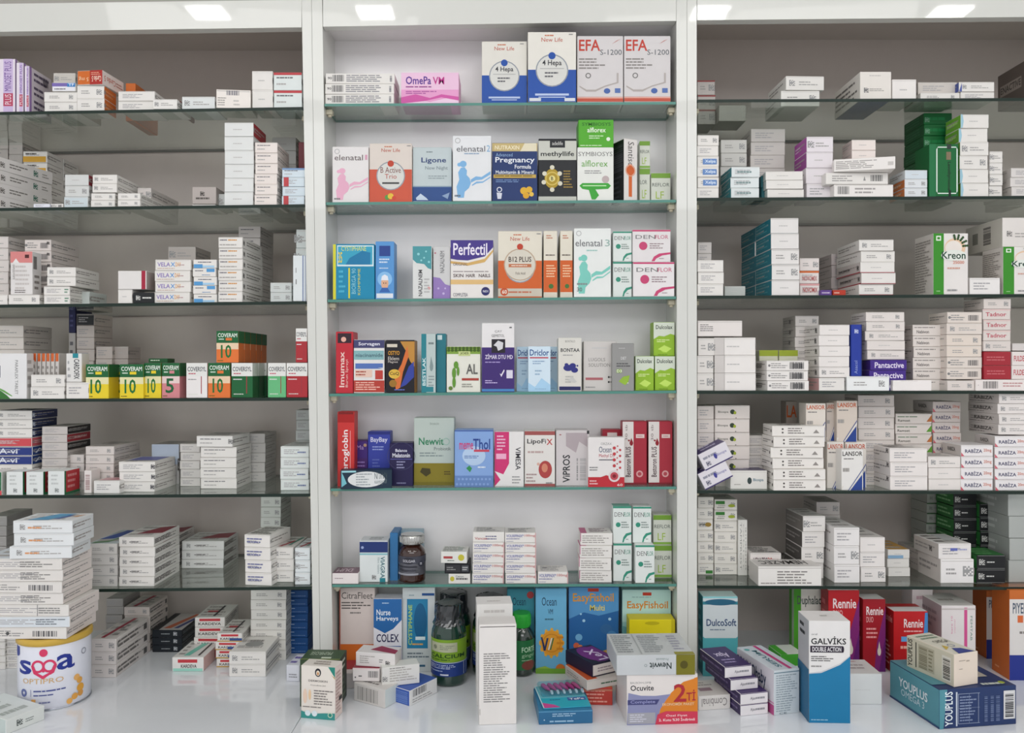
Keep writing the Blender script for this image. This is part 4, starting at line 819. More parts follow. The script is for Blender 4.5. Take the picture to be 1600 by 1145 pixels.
One(772.5, 818.5, 674, 44, "r 0 0 .5 1 d83a78;r .5 0 1 1 e6e4e2;p e6e4e2 0,0 .2,.12 .0,.28 .3,.22 .5,.42 .5,0;r .05 .5 .4 .6 f0b0cc;l .08 .65 .4 .95 5 f0c0d8;Td .72 .3 .9 .72 4a4a50 VIMESA;l .6 .04 .9 .2 3 a0a0a0", 'half magenta and half white carton with vertical lettering, fifth middle shelf', 'e6e4e2', Y=12)
One(819.5, 867.5, 673, 44, "r 0 .93 1 1 aa5a58;r 0 0 1 .04 aa5a58;T .08 .75 .92 .86 3a3a3c LipoFiX;r .7 .75 .92 .86 e2dfda;T .72 .75 .92 .86 c03a3a X;l .1 .58 .9 .66 1 c0a8a4;e .68 .3 .22 .16 b84a48;e .66 .33 .1 .08 d88a70;c .45 .4 .05 d8b0a0;l .05 .06 .4 .24 3 b09a98;l .7 .03 .95 .08 1 8a8a8a", 'white carton with dark pink-red top edge and red fruit picture, fifth middle shelf', 'e2dfda', Y=14)
One(868.5, 921, 672, 46, "p b4a8ac .3,.96 .95,.96 .95,.7 .7,.8 .6,.6 .3,.72;Tu .2 .06 .42 .56 33363a ViPROS;h .62 .1 .66 .52 8a8a8a;h .72 .1 .9 .52 b0aeae;l .1 .9 .2 .95 1 b07070;r .93 .94 1 1 3a3a3c", 'pale grey carton with bold black vertical lettering, fifth middle shelf', 'd0caca', Y=14)
One(918.5, 976, 683, 24, "t .35 .85 .65 .9 9a9a9a ORZAX;t .3 .7 .64 .82 3c4a70 Ocean;t .3 .58 .72 .67 c04a58 Methyl_D3;r .3 .54 .7 .56 6a6a70;r 0 0 1 .2 c8303c;p c8303c 0,.2 .35,.2 .5,.24 .7,.2;c .72 .22 .16 dcd0d0;c .72 .22 .11 c8505a;c .72 .22 .05 8a2430;l .04 .32 .3 .42 2 8a8a8a;" + ';'.join('c %.2f %.2f %.3f c8444c' % (.8 + .09 * math.sin(i * 2.1) , .35 + .04 * i, .02 + .012 * ((i * 7) % 3)) for i in range(13)) + ";l .04 .04 .3 .15 2 f0c0c0;T .8 .02 .95 .07 f0d0d0 60", 'white carton with scattered red dots and red foot, forward on the fifth middle shelf', 'e6e2e0', Y=-2)
bes = "r 0 0 .45 1 dcd6d2;Tu .12 .12 .34 .6 4a2c34 Bestoron_PLUS;r .55 .74 .9 .8 e0c8c4;l .6 .76 .86 .78 1 9a3a44;p 9a1e2c .36,.74 .28,.66 .32,.62 .4,.62 .44,.66;c .26 .7 .04 9a1e2c;tu .1 .7 .2 .95 8a7a7a 30_tb;c .7 .17 .14 d8a0a0;c .7 .17 .08 b84a54;r .0 .0 1 .03 8a2430"
One(941, 972, 671, 30, "r 0 .03 1 .97 b03040;r .25 .75 .75 .95 e8dcd8", 'lower dark red carton peeking behind the red-dotted one', 'b03040', Y=50)
One(972.5, 1011, 658, 30, bes, 'tall crimson and white carton with vertical lettering, left of two alike', 'b03040', Y=24)
One(1013, 1051, 658, 30, bes, 'tall crimson and white carton with vertical lettering, right of two alike', 'b03040', Y=24)

at(1, 5)
One(518.5, 560, 895.5, 42, "l .1 .45 .6 .6 1 a08a90;T;f 8a6a78;Ti .1 .25 .7 .75 e0ccd4 DUM;r .72 0 .76 1 a08490", 'small white carton with dusky mauve top, leftmost on the lowest middle shelf', 'e6dedc', Y=2)
One(561.5, 606, 845, 42, "r 0 .72 1 .98 283c7a;c .1 .84 .05 9aa8d0;r 0 .66 1 .7 8ac0c8;r .72 .05 .9 .6 d8e4e2;Td .75 .1 .9 .62 2c6a78 VIAGRA;td .64 .2 .72 .6 8aa0a4 film_tablet;r .72 0 .92 .1 2c8a96;q .52 .12 .12 8a8a8a;T;f dfe3e4;l .3 .2 .8 .8 2 9aa0a0;R;r 0 0 .3 1 d8dee0", 'white carton with navy band and vertical teal lettering, lowest middle shelf', 'dde3e2', Y=14)
One(609, 622, 832, 50, "r 0 0 1 1 3a7ab0", 'slim blue carton edge left of the brown bottle', '3a7ab0', Y=24)
One(622.5, 661, 829, 22, "l .3 .6 .8 .8 3 9ab8c8", 'grey-blue carton hidden behind the brown bottle', '9ab4c0', Y=62)
z = One(700.5, 735, 896.5, 44, "e .17 .5 .1 .25 c8c040;l .35 .3 .95 .7 1 6a6a6a;T .33 .6 .7 .85 7a8a8a Cetryn", 'lowest of three small cartons left of the white stacks, lowest middle shelf', 'e2e0da', Y=2)
z = One(694.5, 734.5, 880, 44, "r .05 .15 .62 .85 3a3a3e;l .08 .3 .55 .7 2 9a9a98;r .68 .2 .95 .8 55585c;l .7 .3 .93 .7 2 c0c0c0", 'black carton between two white ones, lowest middle shelf', '1e2024', Y=3, z=z)
One(689.5, 731, 862, 44, "r .1 .4 .45 .6 b84a4a;e .78 .5 .12 .28 c8c040;l .25 .15 .6 .3 1 5a6a5a;T;l .05 .1 .9 .9 5 7f8a80;r .6 .2 .8 .8 b0b8b0", 'white carton with scribbled top above the black one, lowest middle shelf', 'e2e2dc', Y=3, z=z, rot=-3)
vol = "T .04 .55 .6 .85 6a70b0 VOLRIPINIX*;T .63 .55 .97 .85 c87a78 100mg;l .04 .3 .5 .5 1 8a8ab0;l .04 .08 .3 .22 1 a8a8b8;r .97 0 1 1 d0a8a8;T;l .1 .15 .9 .9 5 a8a8a8;c .25 .6 .1 909090"
St(738, 788, 831, 5, 46, '=' + vol, 'left column of blue-lettered cartons', Y=2, item='white carton', dd=['=' + "l .4 .2 .9 .7 2 7a7a9a;T .06 .25 .45 .5 c07070 Vancan" + ";T;l .1 .15 .9 .9 6 a0a0a0;p 8a8a8a .4,.5 .55,.7 .6,.65 .45,.45"] + ['=' + vol] * 4)
St(789, 838, 832, 5, 46, '=' + vol, 'right column of blue-lettered cartons', Y=2, item='white carton')
One(840, 888, 893.5, 46, vol, 'single low white carton right of the two blue-lettered columns', BODY, Y=2)
St(906, 957, 833, 4, 46, '=l .06 .15 .92 .85 4 a8a49e;r 0 .3 .02 1 c06a90;T;r 0 0 .2 1 c8608c;l .3 .2 .9 .9 4 8a6a7a', 'pink-edged column', Y=5, item='white carton', jit=2)
za = One(958, 987.5, 848.5, 30, den('3a9a80'), 'lower left of four white and green cartons, lowest middle shelf', 'dfe6e2', Y=16)
One(957.5, 987, 791, 30, den('3a9a80') + ';T;f 7fc4b0', 'upper left of four white and green cartons, lowest middle shelf', 'dfe6e2', Y=16, z=za)
z = za
One(988.5, 1018, 791, 30, den('3a9a80'), 'upper right of four white and green cartons, lowest middle shelf', 'dfe6e2', Y=18, z=za)
One(988.5, 1019, 849.5, 26, den('3a9a80'), 'white and green carton hidden below the upper right one, lowest middle shelf', 'dfe6e2', Y=42)
One(992.5, 1023, 851, 30, den('3a9a80'), 'foremost of the white and green cartons, lowest middle shelf', 'e4eae6', Y=4)
za = One(1021, 1050, 851.5, 30, ref, 'lower white carton with lime bands at the right end, lowest middle shelf', 'd8dcd0', Y=38)
One(1020.5, 1049.5, 804, 30, ref, 'upper white carton with lime bands at the right end, lowest middle shelf', 'd8dcd0', Y=38, z=za)

# brown glass bottle
def bottle(px, Y, base_z, r, name, label, bm, hb, neck, cap_m, cap_r, cap_h, lab_m, l0, l1, spec, a0=0.0, bands=()):
    o = empty(name, (WX(px, Y), Y, base_z)); tag(o, label, 'bottle')
    mb = MB()
    mb.lathe([(r * .86, .0004), (r * .97, .002), (r, .006), (r, hb * .72), (r * .97, hb * .79), (r * .85, hb * .87), (neck * 1.1, hb * .95), (neck, hb * .97), (neck, hb)], bm, 40)
    mb.build('bottle_body', o)
    mb = MB(); mb.lathe([(cap_r * .97, hb * .985), (cap_r, hb), (cap_r, hb + cap_h * .9), (cap_r * .93, hb + cap_h)], cap_m, 40)
    for i in range(30):   # grip ribs
        a = i * 2 * math.pi / 30
        x, y = math.cos(a) * cap_r, math.sin(a) * cap_r
        mb.cbox((x - .0006, y - .0006, hb + cap_h * .1), (x + .0006, y + .0006, hb + cap_h * .8), .0001, cap_m)
    mb.build('cap', o)
    mb = MB(); mb.lathe([(r + .0003, l0), (r + .0004, l1)], lab_m, 48, cap=False)
    for (b0, b1, m) in bands: mb.lathe([(r + .0005, b0), (r + .0005, b1)], m, 48, cap=False)
    decals(mb, spec, cyl(r + .0005, l1 - l0, l0, math.radians(180), a0), True)
    mb.build('label', o)
    return o
zs = WZ(shelf_row(1, 5, 645))
bottle(644, .024, zs, .0228, 'pill_bottle', 'brown glass pill bottle with silver cap and grey label, lowest middle shelf', mat('3a1c12', .08, 0, .05, .6), .066, .013, mat('b8b8b4', .25, .9), .0205, .0145,
       mat('6f7078', .25, .6), .014, .046, "r 0 .62 1 1 4a4c58;e .42 .78 .14 .18 33343e;T .28 .7 .58 .84 c8c8d0 SOLGAR;c .72 .6 .14 2e3040;T .69 .54 .75 .66 e0e0e8 75;r .1 .42 .62 .5 33343e;T .12 .2 .6 .36 33343e Vitamin;r .08 .02 .65 .12 9a9ca4", 0.1)

# ---- counter, middle
at(1, 6)
One(530, 586, 918, 40, "r 0 0 1 .32 d8702c;t .06 .87 .94 .95 5a5450 CitraFleet;l .06 .74 .95 .84 3 6a6460;l .3 .68 .7 .72 1 8a8480;l .5 .06 .7 .1 1 f0b080;r 0 0 .03 1 b8685a", 'tall pinkish white carton with orange foot behind the heap of small cartons', 'd8ccc6', Y=36)
One(583.5, 628, 935, 30, "r 0 .5 1 1 2f70b4;p e4e4ea 0,.5 0,.62 .4,.54 .7,.6 1,.72 1,.3 0,.3;T .1 .78 .6 .86 e8f0f8 Nurse;T .1 .69 .88 .77 e8f0f8 Harveys;T .1 .42 .9 .53 2c2c5c COLEX;r .05 .34 .98 .37 2f5aa8;r 0 0 1 .33 c8c0d4;l .1 .1 .9 .28 3 9a90b0;l .3 .93 .6 .96 1 b0cce8", 'blue and white carton with wavy edge between two tall white ones', 'dcdce4', Y=22)
One(628.5, 680, 918, 34, "r .14 .28 .78 .87 2c8ab8;e .55 .6 .2 .22 1f6a9a;Tu .18 .32 .3 .8 b8d86a CYSTIPHANE;r .4 .38 .7 .42 e0f0f4;l .3 .31 .7 .35 1 e8b060;r .6 .91 .98 .94 2c5a9a;l .15 .16 .85 .24 2 7a8a94;r .18 .06 .7 .085 3a6a8a;l .2 .9 .5 .93 1 9ab0b8", 'tall white carton with turquoise portrait panel left of the dark bottles', 'd2d9da', Y=30)
GL = mat('0e3a2c', .07, 0, .05, .7); CAPD = mat('15191a', .3, 0, .05, .3)
cal = ("r .12 .66 .66 .92 b4b89a;o .24 .79 .055 .012 4a5a4a;T .22 .75 .26 .83 4a5a4a N;l .34 .72 .62 .86 3 8a9080;T .12 .5 .82 .61 1f4a20 CALCIUM;l .1 .43 .85 .48 1 33601f;"
       "r 0 0 1 .38 25408a;r 0 .36 1 .385 a8b4c8;l .1 .2 .7 .33 3 c0cce4;l .1 .12 .5 .17 1 b0c0dc;r .8 .02 .81 .36 c8d0e0;r .88 .02 .89 .36 c8d0e0;r .35 .03 .5 .07 d8dce8")
WRAP = mat('20262a', .16, 0, .1, .8)
def calc(px, Y, lab, a0=0.05):
    o = bottle(px, Y, ZC, .0292, 'supplement_bottle', lab, GL, .112, .019, CAPD, .0215, .019, mat('84ac30', .3), .018, .078, cal, a0)
    # crinkled shrink wrap round cap and shoulder
    mb = MB(); n = 44; rn = random.Random(int(px)); b = 0
    prof = [(.0262, .0985), (.0238, .103), (.0225, .108), (.0232, .114), (.0228, .122), (.0226, .131), (.019, .1325)]
    for r_, z_ in prof:
        for k_ in range(n):
            a = 2 * math.pi * k_ / n; rr_ = r_ + .0007 + rn.uniform(0, .0011)
            mb.v.append((rr_ * math.cos(a), rr_ * math.sin(a), z_ + rn.uniform(-.0006, .0006)))
    mi = mb.mi(WRAP)
    for j in range(len(prof) - 1):
        for k_ in range(n):
            k2 = (k_ + 1) % n; mb.f.append((j * n + k_, j * n + k2, (j + 1) * n + k2, (j + 1) * n + k_)); mb.m.append(mi); mb.sm.append(False)
    mb.f.append(tuple((len(prof) - 1) * n + k_ for k_ in range(n))); mb.m.append(mi); mb.sm.append(False)
    mb.build('shrink_wrap', o)
calc(701.5, -.010, 'dark green bottle with lime and navy label, foremost of the three wrapped ones')
calc(709, .052, 'dark green wrapped bottle mostly hidden behind the foremost one')
calc(765, .030, 'dark green wrapped bottle half hidden by the tall white carton')
bottle(815, .026, ZC, .0215, 'supplement_bottle', 'green bottle with bright green cap right of the tall white carton', mat('2a3a30', .1, 0, .05, .6), .082, .0135, mat('2fb03c', .35), .0155, .022, mat('2f7a48', .3), .012, .062,
       "T .5 .6 .9 .78 c8e8c8 FORTE;t .5 .4 .9 .55 b0d8b0 ginger;e .7 .16 .2 .16 8a4a40;l .5 .3 .9 .36 1 a0c8a0", 0)
oce = "t .2 .8 .68 .9 1f3c5c Ocean;t .4 .7 .56 .76 1f3c5c %s;l .3 .62 .75 .66 1 4a7a90"
One(792, 835.5, 920, 30, oce % 'Multi' + ";c .85 .93 .13 b84040;e .75 .3 .2 .25 a8603a;r 0 0 1 .1 3a8a5a", 'teal blue carton with red fruit corner, left of the lighter blue one', '3f93a4', Y=40)
One(836.5, 885.5, 919, 30, oce % 'VM' + ";" + ';'.join('e %.3f %.3f .05 .03 eab040' % (.52 + .36 * math.cos(i * .52), .36 + .15 * math.sin(i * .52)) for i in range(12)) +
    ";e .52 .36 .36 .15 e8a030;o .52 .36 .3 .03 d88820;p 2c3c6a .17,.43 .22,.43 .3,.32 .36,.42 .42,.42 .32,.27 .26,.27;p e8ecec .4,.28 .44,.28 .54,.42 .5,.42;p 2f7f5a .46,.28 .5,.28 .6,.42 .56,.42;tu .68 .28 .9 .44 d88820 III;c .8 .06 .15 d8782c;r 0 0 1 .06 7ab03c;p 9ac04a 0,.06 .3,.09 .5,.06", 'light blue carton with orange fruit ball picture in the middle bay', '6eb4d8', Y=22)
One(888.5, 967, 917, 34, "p 5a9cd0 0,1 1,1 1,.72 .6,.66 .3,.7 0,.62;r .38 .95 .6 .99 c8402c;T .08 .8 .9 .93 e8a030 EasyFishoil;T .42 .72 .72 .79 e0d070 Multi;p c8a050 0,0 1,0 1,.22 .8,.26 .5,.2 .2,.24 0,.18;p 7a9a40 0,.18 .2,.24 .3,.2 .1,.12;e .75 .5 .12 .06 3a70a8;c .3 .6 .03 a8d4ec;c .24 .68 .02 a8d4ec;c .82 .62 .03 a8d4ec;c .86 .42 .1 4a86bc;c .2 .4 .07 78b4dc;c .15 .3 .06 d86a4a;c .23 .28 .05 e08a5a;l .4 .06 .7 .14 2 7a5a30", 'deep blue undersea carton with orange block lettering', '2f6cac', Y=36)
One(972, 1048.5, 921, 40, "p b8dcd8 0,1 1,1 1,.6 0,.6;r .42 .93 .6 .97 c8402c;T .1 .74 .94 .86 dc8a24 EasyFishoil;l .2 .9 .8 .92 1 8ab0b0;p 6aa8b0 0,0 1,0 1,.5 .6,.6 .3,.5 0,.55", 'pale aqua carton with orange block lettering behind the yellow one', '98c8c8', Y=40)
One(983, 1055, 968, 34, "e .5 .12 .32 .34 3f8a2c;e .5 .1 .24 .26 2f6f20;T .36 .2 .62 .32 e0f0c0 Lavizol;r .92 0 1 1 c8b810;e .5 .9 .16 .05 c8b818;T;f dccc1c", 'bright yellow carton with green oval standing on something behind the grey box', 'e4d41c', Y=2, z=ZC + .039)
One(990, 1050, 1004, 30, "l .1 .2 .9 .8 2 a8a49e", 'white carton supporting the bright yellow one', BODY, Y=3) if False else None
St(985, 1053, 1025, 1, 33, 'wl', 'flat, supporting the bright yellow one', Y=2.5)
# Newvit on the big orange and white box
zo = Gd(979.5, 1133, 1090, 1130, 1057, 86, "p e0862c .42,0 .48,.35 .62,.62 .8,.85 1,.93 1,0;p 8f92b8 0,0 .42,0 .47,.3 .56,.5 .62,.6 .4,.57 .2,.58 .02,.64;p e2dcd8 0,.65 0,1 .95,1 .95,.9 .8,.84 .64,.67 .4,.62 .2,.62;t .05 .82 .34 .86 7a7a7e BAUSCH+LOMB;T .05 .68 .38 .79 2c2c34 Ocuvite;p 4a4c80 .01,.4 .42,.4 .46,.5 .01,.5;T .05 .41 .4 .49 9a9cc8 Complete;r .01 .02 .4 .24 a8a8b0;l .04 .05 .38 .22 4 d0d0dc;T .66 .44 .84 .8 b8303c 2;T .84 .46 .97 .68 b8303c Tİ;T .5 .37 .95 .44 e8c8a0 EKONOMİK_PAKET;p d8405a .4,0 .43,.2 .55,.26 1,.24 1,0;T .55 .14 .85 .2 f0d0d0 Özel_Fiyat;T .45 .06 .96 .13 f4e0e0 2._Kutu_%30_İndirimli;L;f dcd8d6", 'white carton with orange corner and big red 2, under the grey box', 'e2dcd8', h=.0735)
def newv():
    k = kY(-.165); w = .113; 
    carton(((1023 - 800) * S / kY(-.178), -.178 + .048, zo), math.radians(2), .1155, .096, .0295,
           "Ti .42 .3 .7 .62 2c3a3a Newvit;o .37 .48 .07 .02 7a8a8a;ti .5 .72 .66 .84 8a9a9a Probiotik;r .76 0 1 1 7f7a20;e .86 .5 .05 .2 5a5418;F;T;f c9cccc;l .03 .1 .3 .92 9 8f9496;r .32 .05 .34 .95 b0b4b4;l .38 .1 .7 .9 10 9a9fa2;r .75 0 1 .12 9a952c;l .78 .2 .95 .9 6 a8a8b8;R;f 8f8a2c;l .1 .2 .9 .8 3 c0bc70", 'c4c8ca',
           'silver-grey carton with upside-down lettering and olive end, lying on the orange-cornered one', None)
newv()
# tall white carton, lid of its twin behind
zt_ = Gd(748.5, 1133, 807, 1131, 976, 38, "l .12 .22 .86 .72 22 8a8886;r .03 .975 .97 .982 55504c;r .02 .1 .03 .16 77736f;R;f dcd8d4", 'tall blank-topped white carton with fine print, foremost in the middle of the counter', 'e6e2de', h=.1475)
Gd(745, 1103, 801, 1101, 942, 44, "l .2 .9 .8 .96 1 c8c4c0;T;l .3 .3 .7 .5 1 c0bcb8;R;f e0dcd8", 'equally tall white carton right behind the fine-print one', 'e6e4e0', h=.157)
mb = MB()
kx = kY(-.176); xa_, xb_ = (741 - 800) * S / kx, (808 - 800) * S / kx
# interdental brush pack on its blue box
zb_ = Gd(842, 1132.5, 926, 1130, 1110, 86, "l .25 .55 .9 .85 2 a8c8e0;c .1 .35 .05 b8d0e4;l .2 .1 .95 .35 1 9ac0dc;r 0 .92 1 1 5a98c0;T;f 3f86b0;c .93 .55 .05 c8404c;L;f 4a8ab0;R;f 2f6a98", 'flat blue carton under the pink brush pack', '33709c', h=.0195)
r = empty('brush_pack', (WX(879, -.135), -.128, zb_), math.radians(8)); tag(r, 'clear pack of pink interdental brushes with turquoise card lying on a blue carton', 'brush pack')
mb = MB(); mb.cbox((-.036, -.038, .0003), (.036, .044, .0022), .0004, mat('3fb0c8', .3), {'T': mat('78c4d0', .3)})
decals(mb, "T;r 0 0 1 .42 30b4c8;p d84a98 0,0 .36,0 .25,.12 0,.24;T .6 .28 .95 .38 e8f4f8 TePe;r .58 .26 .97 .4 4a6ab0;T .62 .29 .93 .37 f0f4f8 TePe;l .2 .3 .5 .36 1 1f5a90;r 0 .98 1 1 e8f4f4;r 0 0 .02 1 d8ecf0", {k_: ((lambda u, v, o_, fz=.0022: (-.036 + u * .072, -.038 + v * .082, fz + o_)), .072, .082) for k_ in ('T',)})
mb.build('backing_card', r)
mb = MB(); mb.cbox((-.033, -.002, .0024), (.033, .040, .0125), .003, M_WRAP); mb.build('blister', r)
for i in range(6):
    mb = MB(); x = -.024 + i * .0096
    n0 = len(mb.v); mb.lathe([(.0032, 0), (.0037, .002), (.0034, .012), (.0022, .017), (.0012, .019), (.0008, .026)], mat('d8488a', .35), 10)
    mb.v = [(x + a + c * .35, .036 - c, .0068 + b) for a, b, c in mb.v]
    b0 = mb.build('brush', r)
    mb = MB()
    for j in range(8):
        y = .011 - j * .0012
        mb.cbox((x + .009 - .0016, y, .0052), (x + .009 + .0016, y + .0003, .0084), .00005, mat('d8d8e0', .5))
    mb.build('bristles', b0)
# purple carton heap
z1 = Gd(912, 1101, 957, 1102, 1073, 70, "l .05 .1 .9 .9 4 e8a090;r 0 .8 1 .9 c87a60;L;f d06a3a;l .1 .2 .9 .8 2 f0c0a0;T;f d8703a", 'red carton with fine print lowest of the leaning heap', 'c8443a', h=.0275)
z1 = Gd(922, 1077, 958, 1073, 1062, 62, "t .3 .3 .9 .75 6a6a60 CapsOil;r 0 .8 1 1 b8b0a8;L;f ccc4bc;l .1 .3 .9 .7 2 9a948c;T;f dcd6ce;p c87040 0,0 .3,0 .2,.9 0,.9", 'grey-white carton in the middle of the leaning heap', 'c8c0b8', z=z1, h=.0165) if False else z1
carton((WX(928, -.09), -.075, z1), math.radians(24), .062, .072, .016, "l .4 .3 .9 .6 1 5a7a60;r 0 .85 1 1 c8c0b8;L;f ccc4bc;l .1 .3 .9 .7 2 9a948c;T;f d8643a;r .3 0 1 1 d8d2ca", 'd2cac2', 'grey-white carton in the middle of the leaning heap', None)
carton((WX(925, -.075), -.066, z1 + .0164), math.radians(30), .050, .075, .0205, "r .02 .1 .98 .9 d8cfc8;l .2 .3 .8 .7 2 9a8a90;L;f 2a2440;T;f 1e1c30;e .55 .5 .42 .46 7a2c84;r .3 .06 .95 .9 7a2c84;Tu .42 .12 .78 .75 e8d8f0 LeX;R;f 2a2440", '241e36', 'black and purple carton with white script on top of the leaning heap', None)
# left foreground heap
carton((WX(463, .0), .012, ZC + .0003), math.radians(-6), .022, .05, .027, "l .2 .2 .9 .5 2 9a9aa0;T;l .1 .1 .9 .9 2 7a6ab8", 'e0e2ea', 'small white carton with violet print behind the dark green one', None)
carton((WX(504, -.10), -.092, ZC + .0003), math.radians(-2), .062, .045, .073, "l .1 .7 .9 .9 2 a8b090;R;f 2f3f2c;l .1 .7 .9 .95 2 c8d0c0;l .1 .1 .9 .6 4 6a7a60;T;f 3f5a3c;ti .15 .45 .7 .75 b8c8b0 PRIMROSE;r .5 .12 .75 .25 d0dcc8;r 0 0 1 .07 8a9a50", '3f543a', 'dark green-topped carton right behind the white and teal one', None)
Gd(470.5, 1121, 523.5, 1125.5, 1039, 28, "e .5 .88 .09 .08 2c2c34;e .5 .87 .055 .05 e6d8c4;e .5 .86 .025 .03 c88a50;p 2f8f80 .8,1 1,1 1,.8;p c8a860 .88,.86 1,.8 1,.77;T .22 .7 .78 .74 8a8480 DERMOSKIN;t .28 .62 .72 .65 5a5450 Cocukca_Jel;l .38 .26 .95 .56 6 8a8480;e .26 .45 .04 .1 e8c8a0;e .12 .42 .06 .14 e8cdb8;l .05 .2 .9 .24 1 8a8480;p 3f9a94 0,0 1,0 1,.13 .7,.12 .4,.1 .2,.1 0,.14;c .2 .1 .08 dce8ec;c .4 .1 .08 dce8ec;c .86 .09 .07 c8dcc0;c .86 .09 .05 2f8f80;R;f ead8d0;l .1 .1 .9 .9 12 c8a8a0;r .5 .3 .9 .38 3a3a3a;T;f e4ddd4;l .3 .2 .8 .8 2 a89e94", 'white carton with teal corner and mother emblem, near left edge of the middle bay', 'e6dfd6', h=.0785)
Gd(553, 1094, 601.5, 1107, 1076, 62, "b .12 .12 .8 .85 9a9894;T;f d8d4d0;l .1 .1 .9 .8 4 8a8684;R;f d4dcd8;c .85 .2 .12 3a3a3a;L;f dcd8d4", 'pale grey carton with broad barcode end beside the blue one', 'd4d0cc', h=.0285)
Gd(640, 1104, 683, 1082, 1078, 40, "b .12 .5 .62 .95 4a4a50;l .1 .1 .95 .4 2 a8a8a8;L;f 3f62b8;h .1 .1 .9 .9 6f8cd0;T;f 3f62b8;p 8fc0d8 .3,.5 .6,.5 .7,.9 .4,.9", 'blue carton with white barcode side in the heap left of the dark bottles', 'e4e4e4', h=.024)
zz = ZC + .0295
carton((WX(540, -.01), -.012, ZC + .0003), math.radians(4), .040, .062, .024, "q .5 .4 .5 8a8a8a;T;f a8303c;r 0 0 1 .3 e0d8d4;R;f e0d8d4", 'e0dad8', 'white and maroon carton lying lowest beside the orange-footed one', None)
Gd(551, 1064, 593, 1065, 1043, 40, "b .58 .3 .96 .8 5a5a5c;c .1 .3 .06 6a6a6a;l .22 .3 .4 .5 1 6a6a6a;r 0 .88 1 1 e8d8d8;T;f a03a4c;L;f d8d0cc", 'white carton with maroon top and barcode in the heap', 'e6e0de', z=zz, h=.0205)
Gd(556, 1040, 617, 1044, 1020, 34, "q .82 .3 .4 6a6a6a;l .6 .3 .7 .6 2 8a8a8a;l .1 .2 .5 .8 4 b0aca8;T;f e2dedb;p a83a50 .3,.4 1,.02 1,.5 .5,.95;R;f e0d8d6;L;f dcd6d2", 'white carton with crimson stripe across the top, highest of the heap', 'e2dedc', z=zz + .021, h=.022)
Gd(597, 1074, 655.5, 1067, 1043, 26, "l .2 .2 .92 .85 5 b8b4ae;q .08 .4 .3 9a9a9a;l .2 .86 .8 .95 1 8a8884;T;f e2e4de", 'pale carton leaning over the blue one in the heap', 'e0dfdb', z=ZC + .0245, h=.0305)

# ================================================================== RIGHT BAY
LS = ';L;l .05 .15 .9 .85 4 7a7672'
at(2, 0)
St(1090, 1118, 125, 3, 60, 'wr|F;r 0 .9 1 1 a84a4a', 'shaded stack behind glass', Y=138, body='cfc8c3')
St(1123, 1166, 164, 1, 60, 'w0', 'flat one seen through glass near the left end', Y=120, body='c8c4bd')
z = St(1220, 1281, 141.5, 1, 88, 'wr', 'lower of pair in the left half', Y=38)
One(1226, 1287, 119, 88, dsg('wq'), 'upper white carton set askew on another in the left half, right bay top shelf', BODY, Y=36, z=z, rot=2)
One(1343.5, 1393, 112, 108, "q .2 .35 .2 77777a;l .3 .3 .8 .42 2 a8a4a0;l .3 .82 .7 .9 1 c8c4c0" + LS + ";B;f 3f6aa0", 'biggest white carton with bulging lid and lettered side, right bay top shelf', 'e6e1da', Y=8)
One(1394, 1432, 124, 60, dsg('w0'), 'plain square white carton right of the biggest one, right bay top shelf', 'ece8e4', Y=8)
z = St(1438, 1500, 144.5, 1, 60, 'wr', 'lower left one near dark carton', Y=14)
One(1434, 1496, 128.5, 60, dsg('wl|L;f a09a94'), 'grey carton on a white one left of the white-fronted pair, right bay top shelf', 'cfc9c2', Y=24, z=z)
z = St(1501, 1554, 143.5, 1, 50, 'wl', 'lower right one near dark carton', Y=12)
One(1498, 1554, 128, 50, dsg('wq|F;p 5a6ab0 0,0 .08,0 .08,.9;L;f 4a5ca8'), 'white carton with blue side upon another near the dark one, right bay top shelf', BODY, Y=12, z=z + .0003)
One(1600, 1665, 95, 74, "L;f 5a504a;r .1 .35 .9 .65 8a8078;Tu 0 0 .01 .01 8a8078 I;T .12 .42 .88 .6 3a3430 ENACTIVE;F;f 4a423c", 'dark brown carton cut by the right picture edge, right bay top shelf', '5a504a', Y=2)

at(2, 1)
bt = 'wr|F;r .25 .2 .9 .75 6a90c8;T .35 .28 .85 .66 e0ecf8 Xelpa'
St(1090, 1124, 210, 6, 70, 'wr', 'blue-lettered end stack', Y=2, dd=['wr', 'wl', bt, bt, bt, 'wl'], jit=1.5)
St(1126, 1167, 218, 5, 55, 'wr', 'grey stack by end stack', Y=74, body='cdccc7')
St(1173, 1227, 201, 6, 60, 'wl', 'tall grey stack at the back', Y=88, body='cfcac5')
tl = 'wl|F;l .2 .3 .8 .7 1 8aa0a0;L;f 3a8f98;l .1 .3 .9 .7 2 a8d0d0'
St(1142, 1187, 260, 3, 66, tl, 'trio with teal sides', Y=3, body='dfe6e6', jit=2)
St(1189, 1196, 274, 2, 60, '=F;f 2f6f78', 'slivers between trios', item='teal carton', body='2f6f78', Y=20)
St(1199, 1257, 267, 3, 70, 'w0|L;f c8d0cc', 'trio right of the teal slivers', Y=2, jit=2.5)
pp = 'wr|L;f b04aa8;l .1 .3 .6 .7 2 e0b8dc'
St(1260, 1302, 213, 4, 60, 'w0', 'purple-sided stack', Y=16, dd=['wq|L;f b04aa8;l .1 .3 .6 .7 2 e0b8dc', 'w0|L;f a0409a', 'w0', 'wl'], body='e8e2e6')
z = St(1303, 1396, 288, 1, 46, '=b .06 .2 .26 .85 5a5a5c;l .35 .2 .9 .8 2 a8a4a2;r .02 .92 .98 .95 c8c4c0', 'lowest of barcode pile', Y=-1, item='long white carton', body='ece8e4')
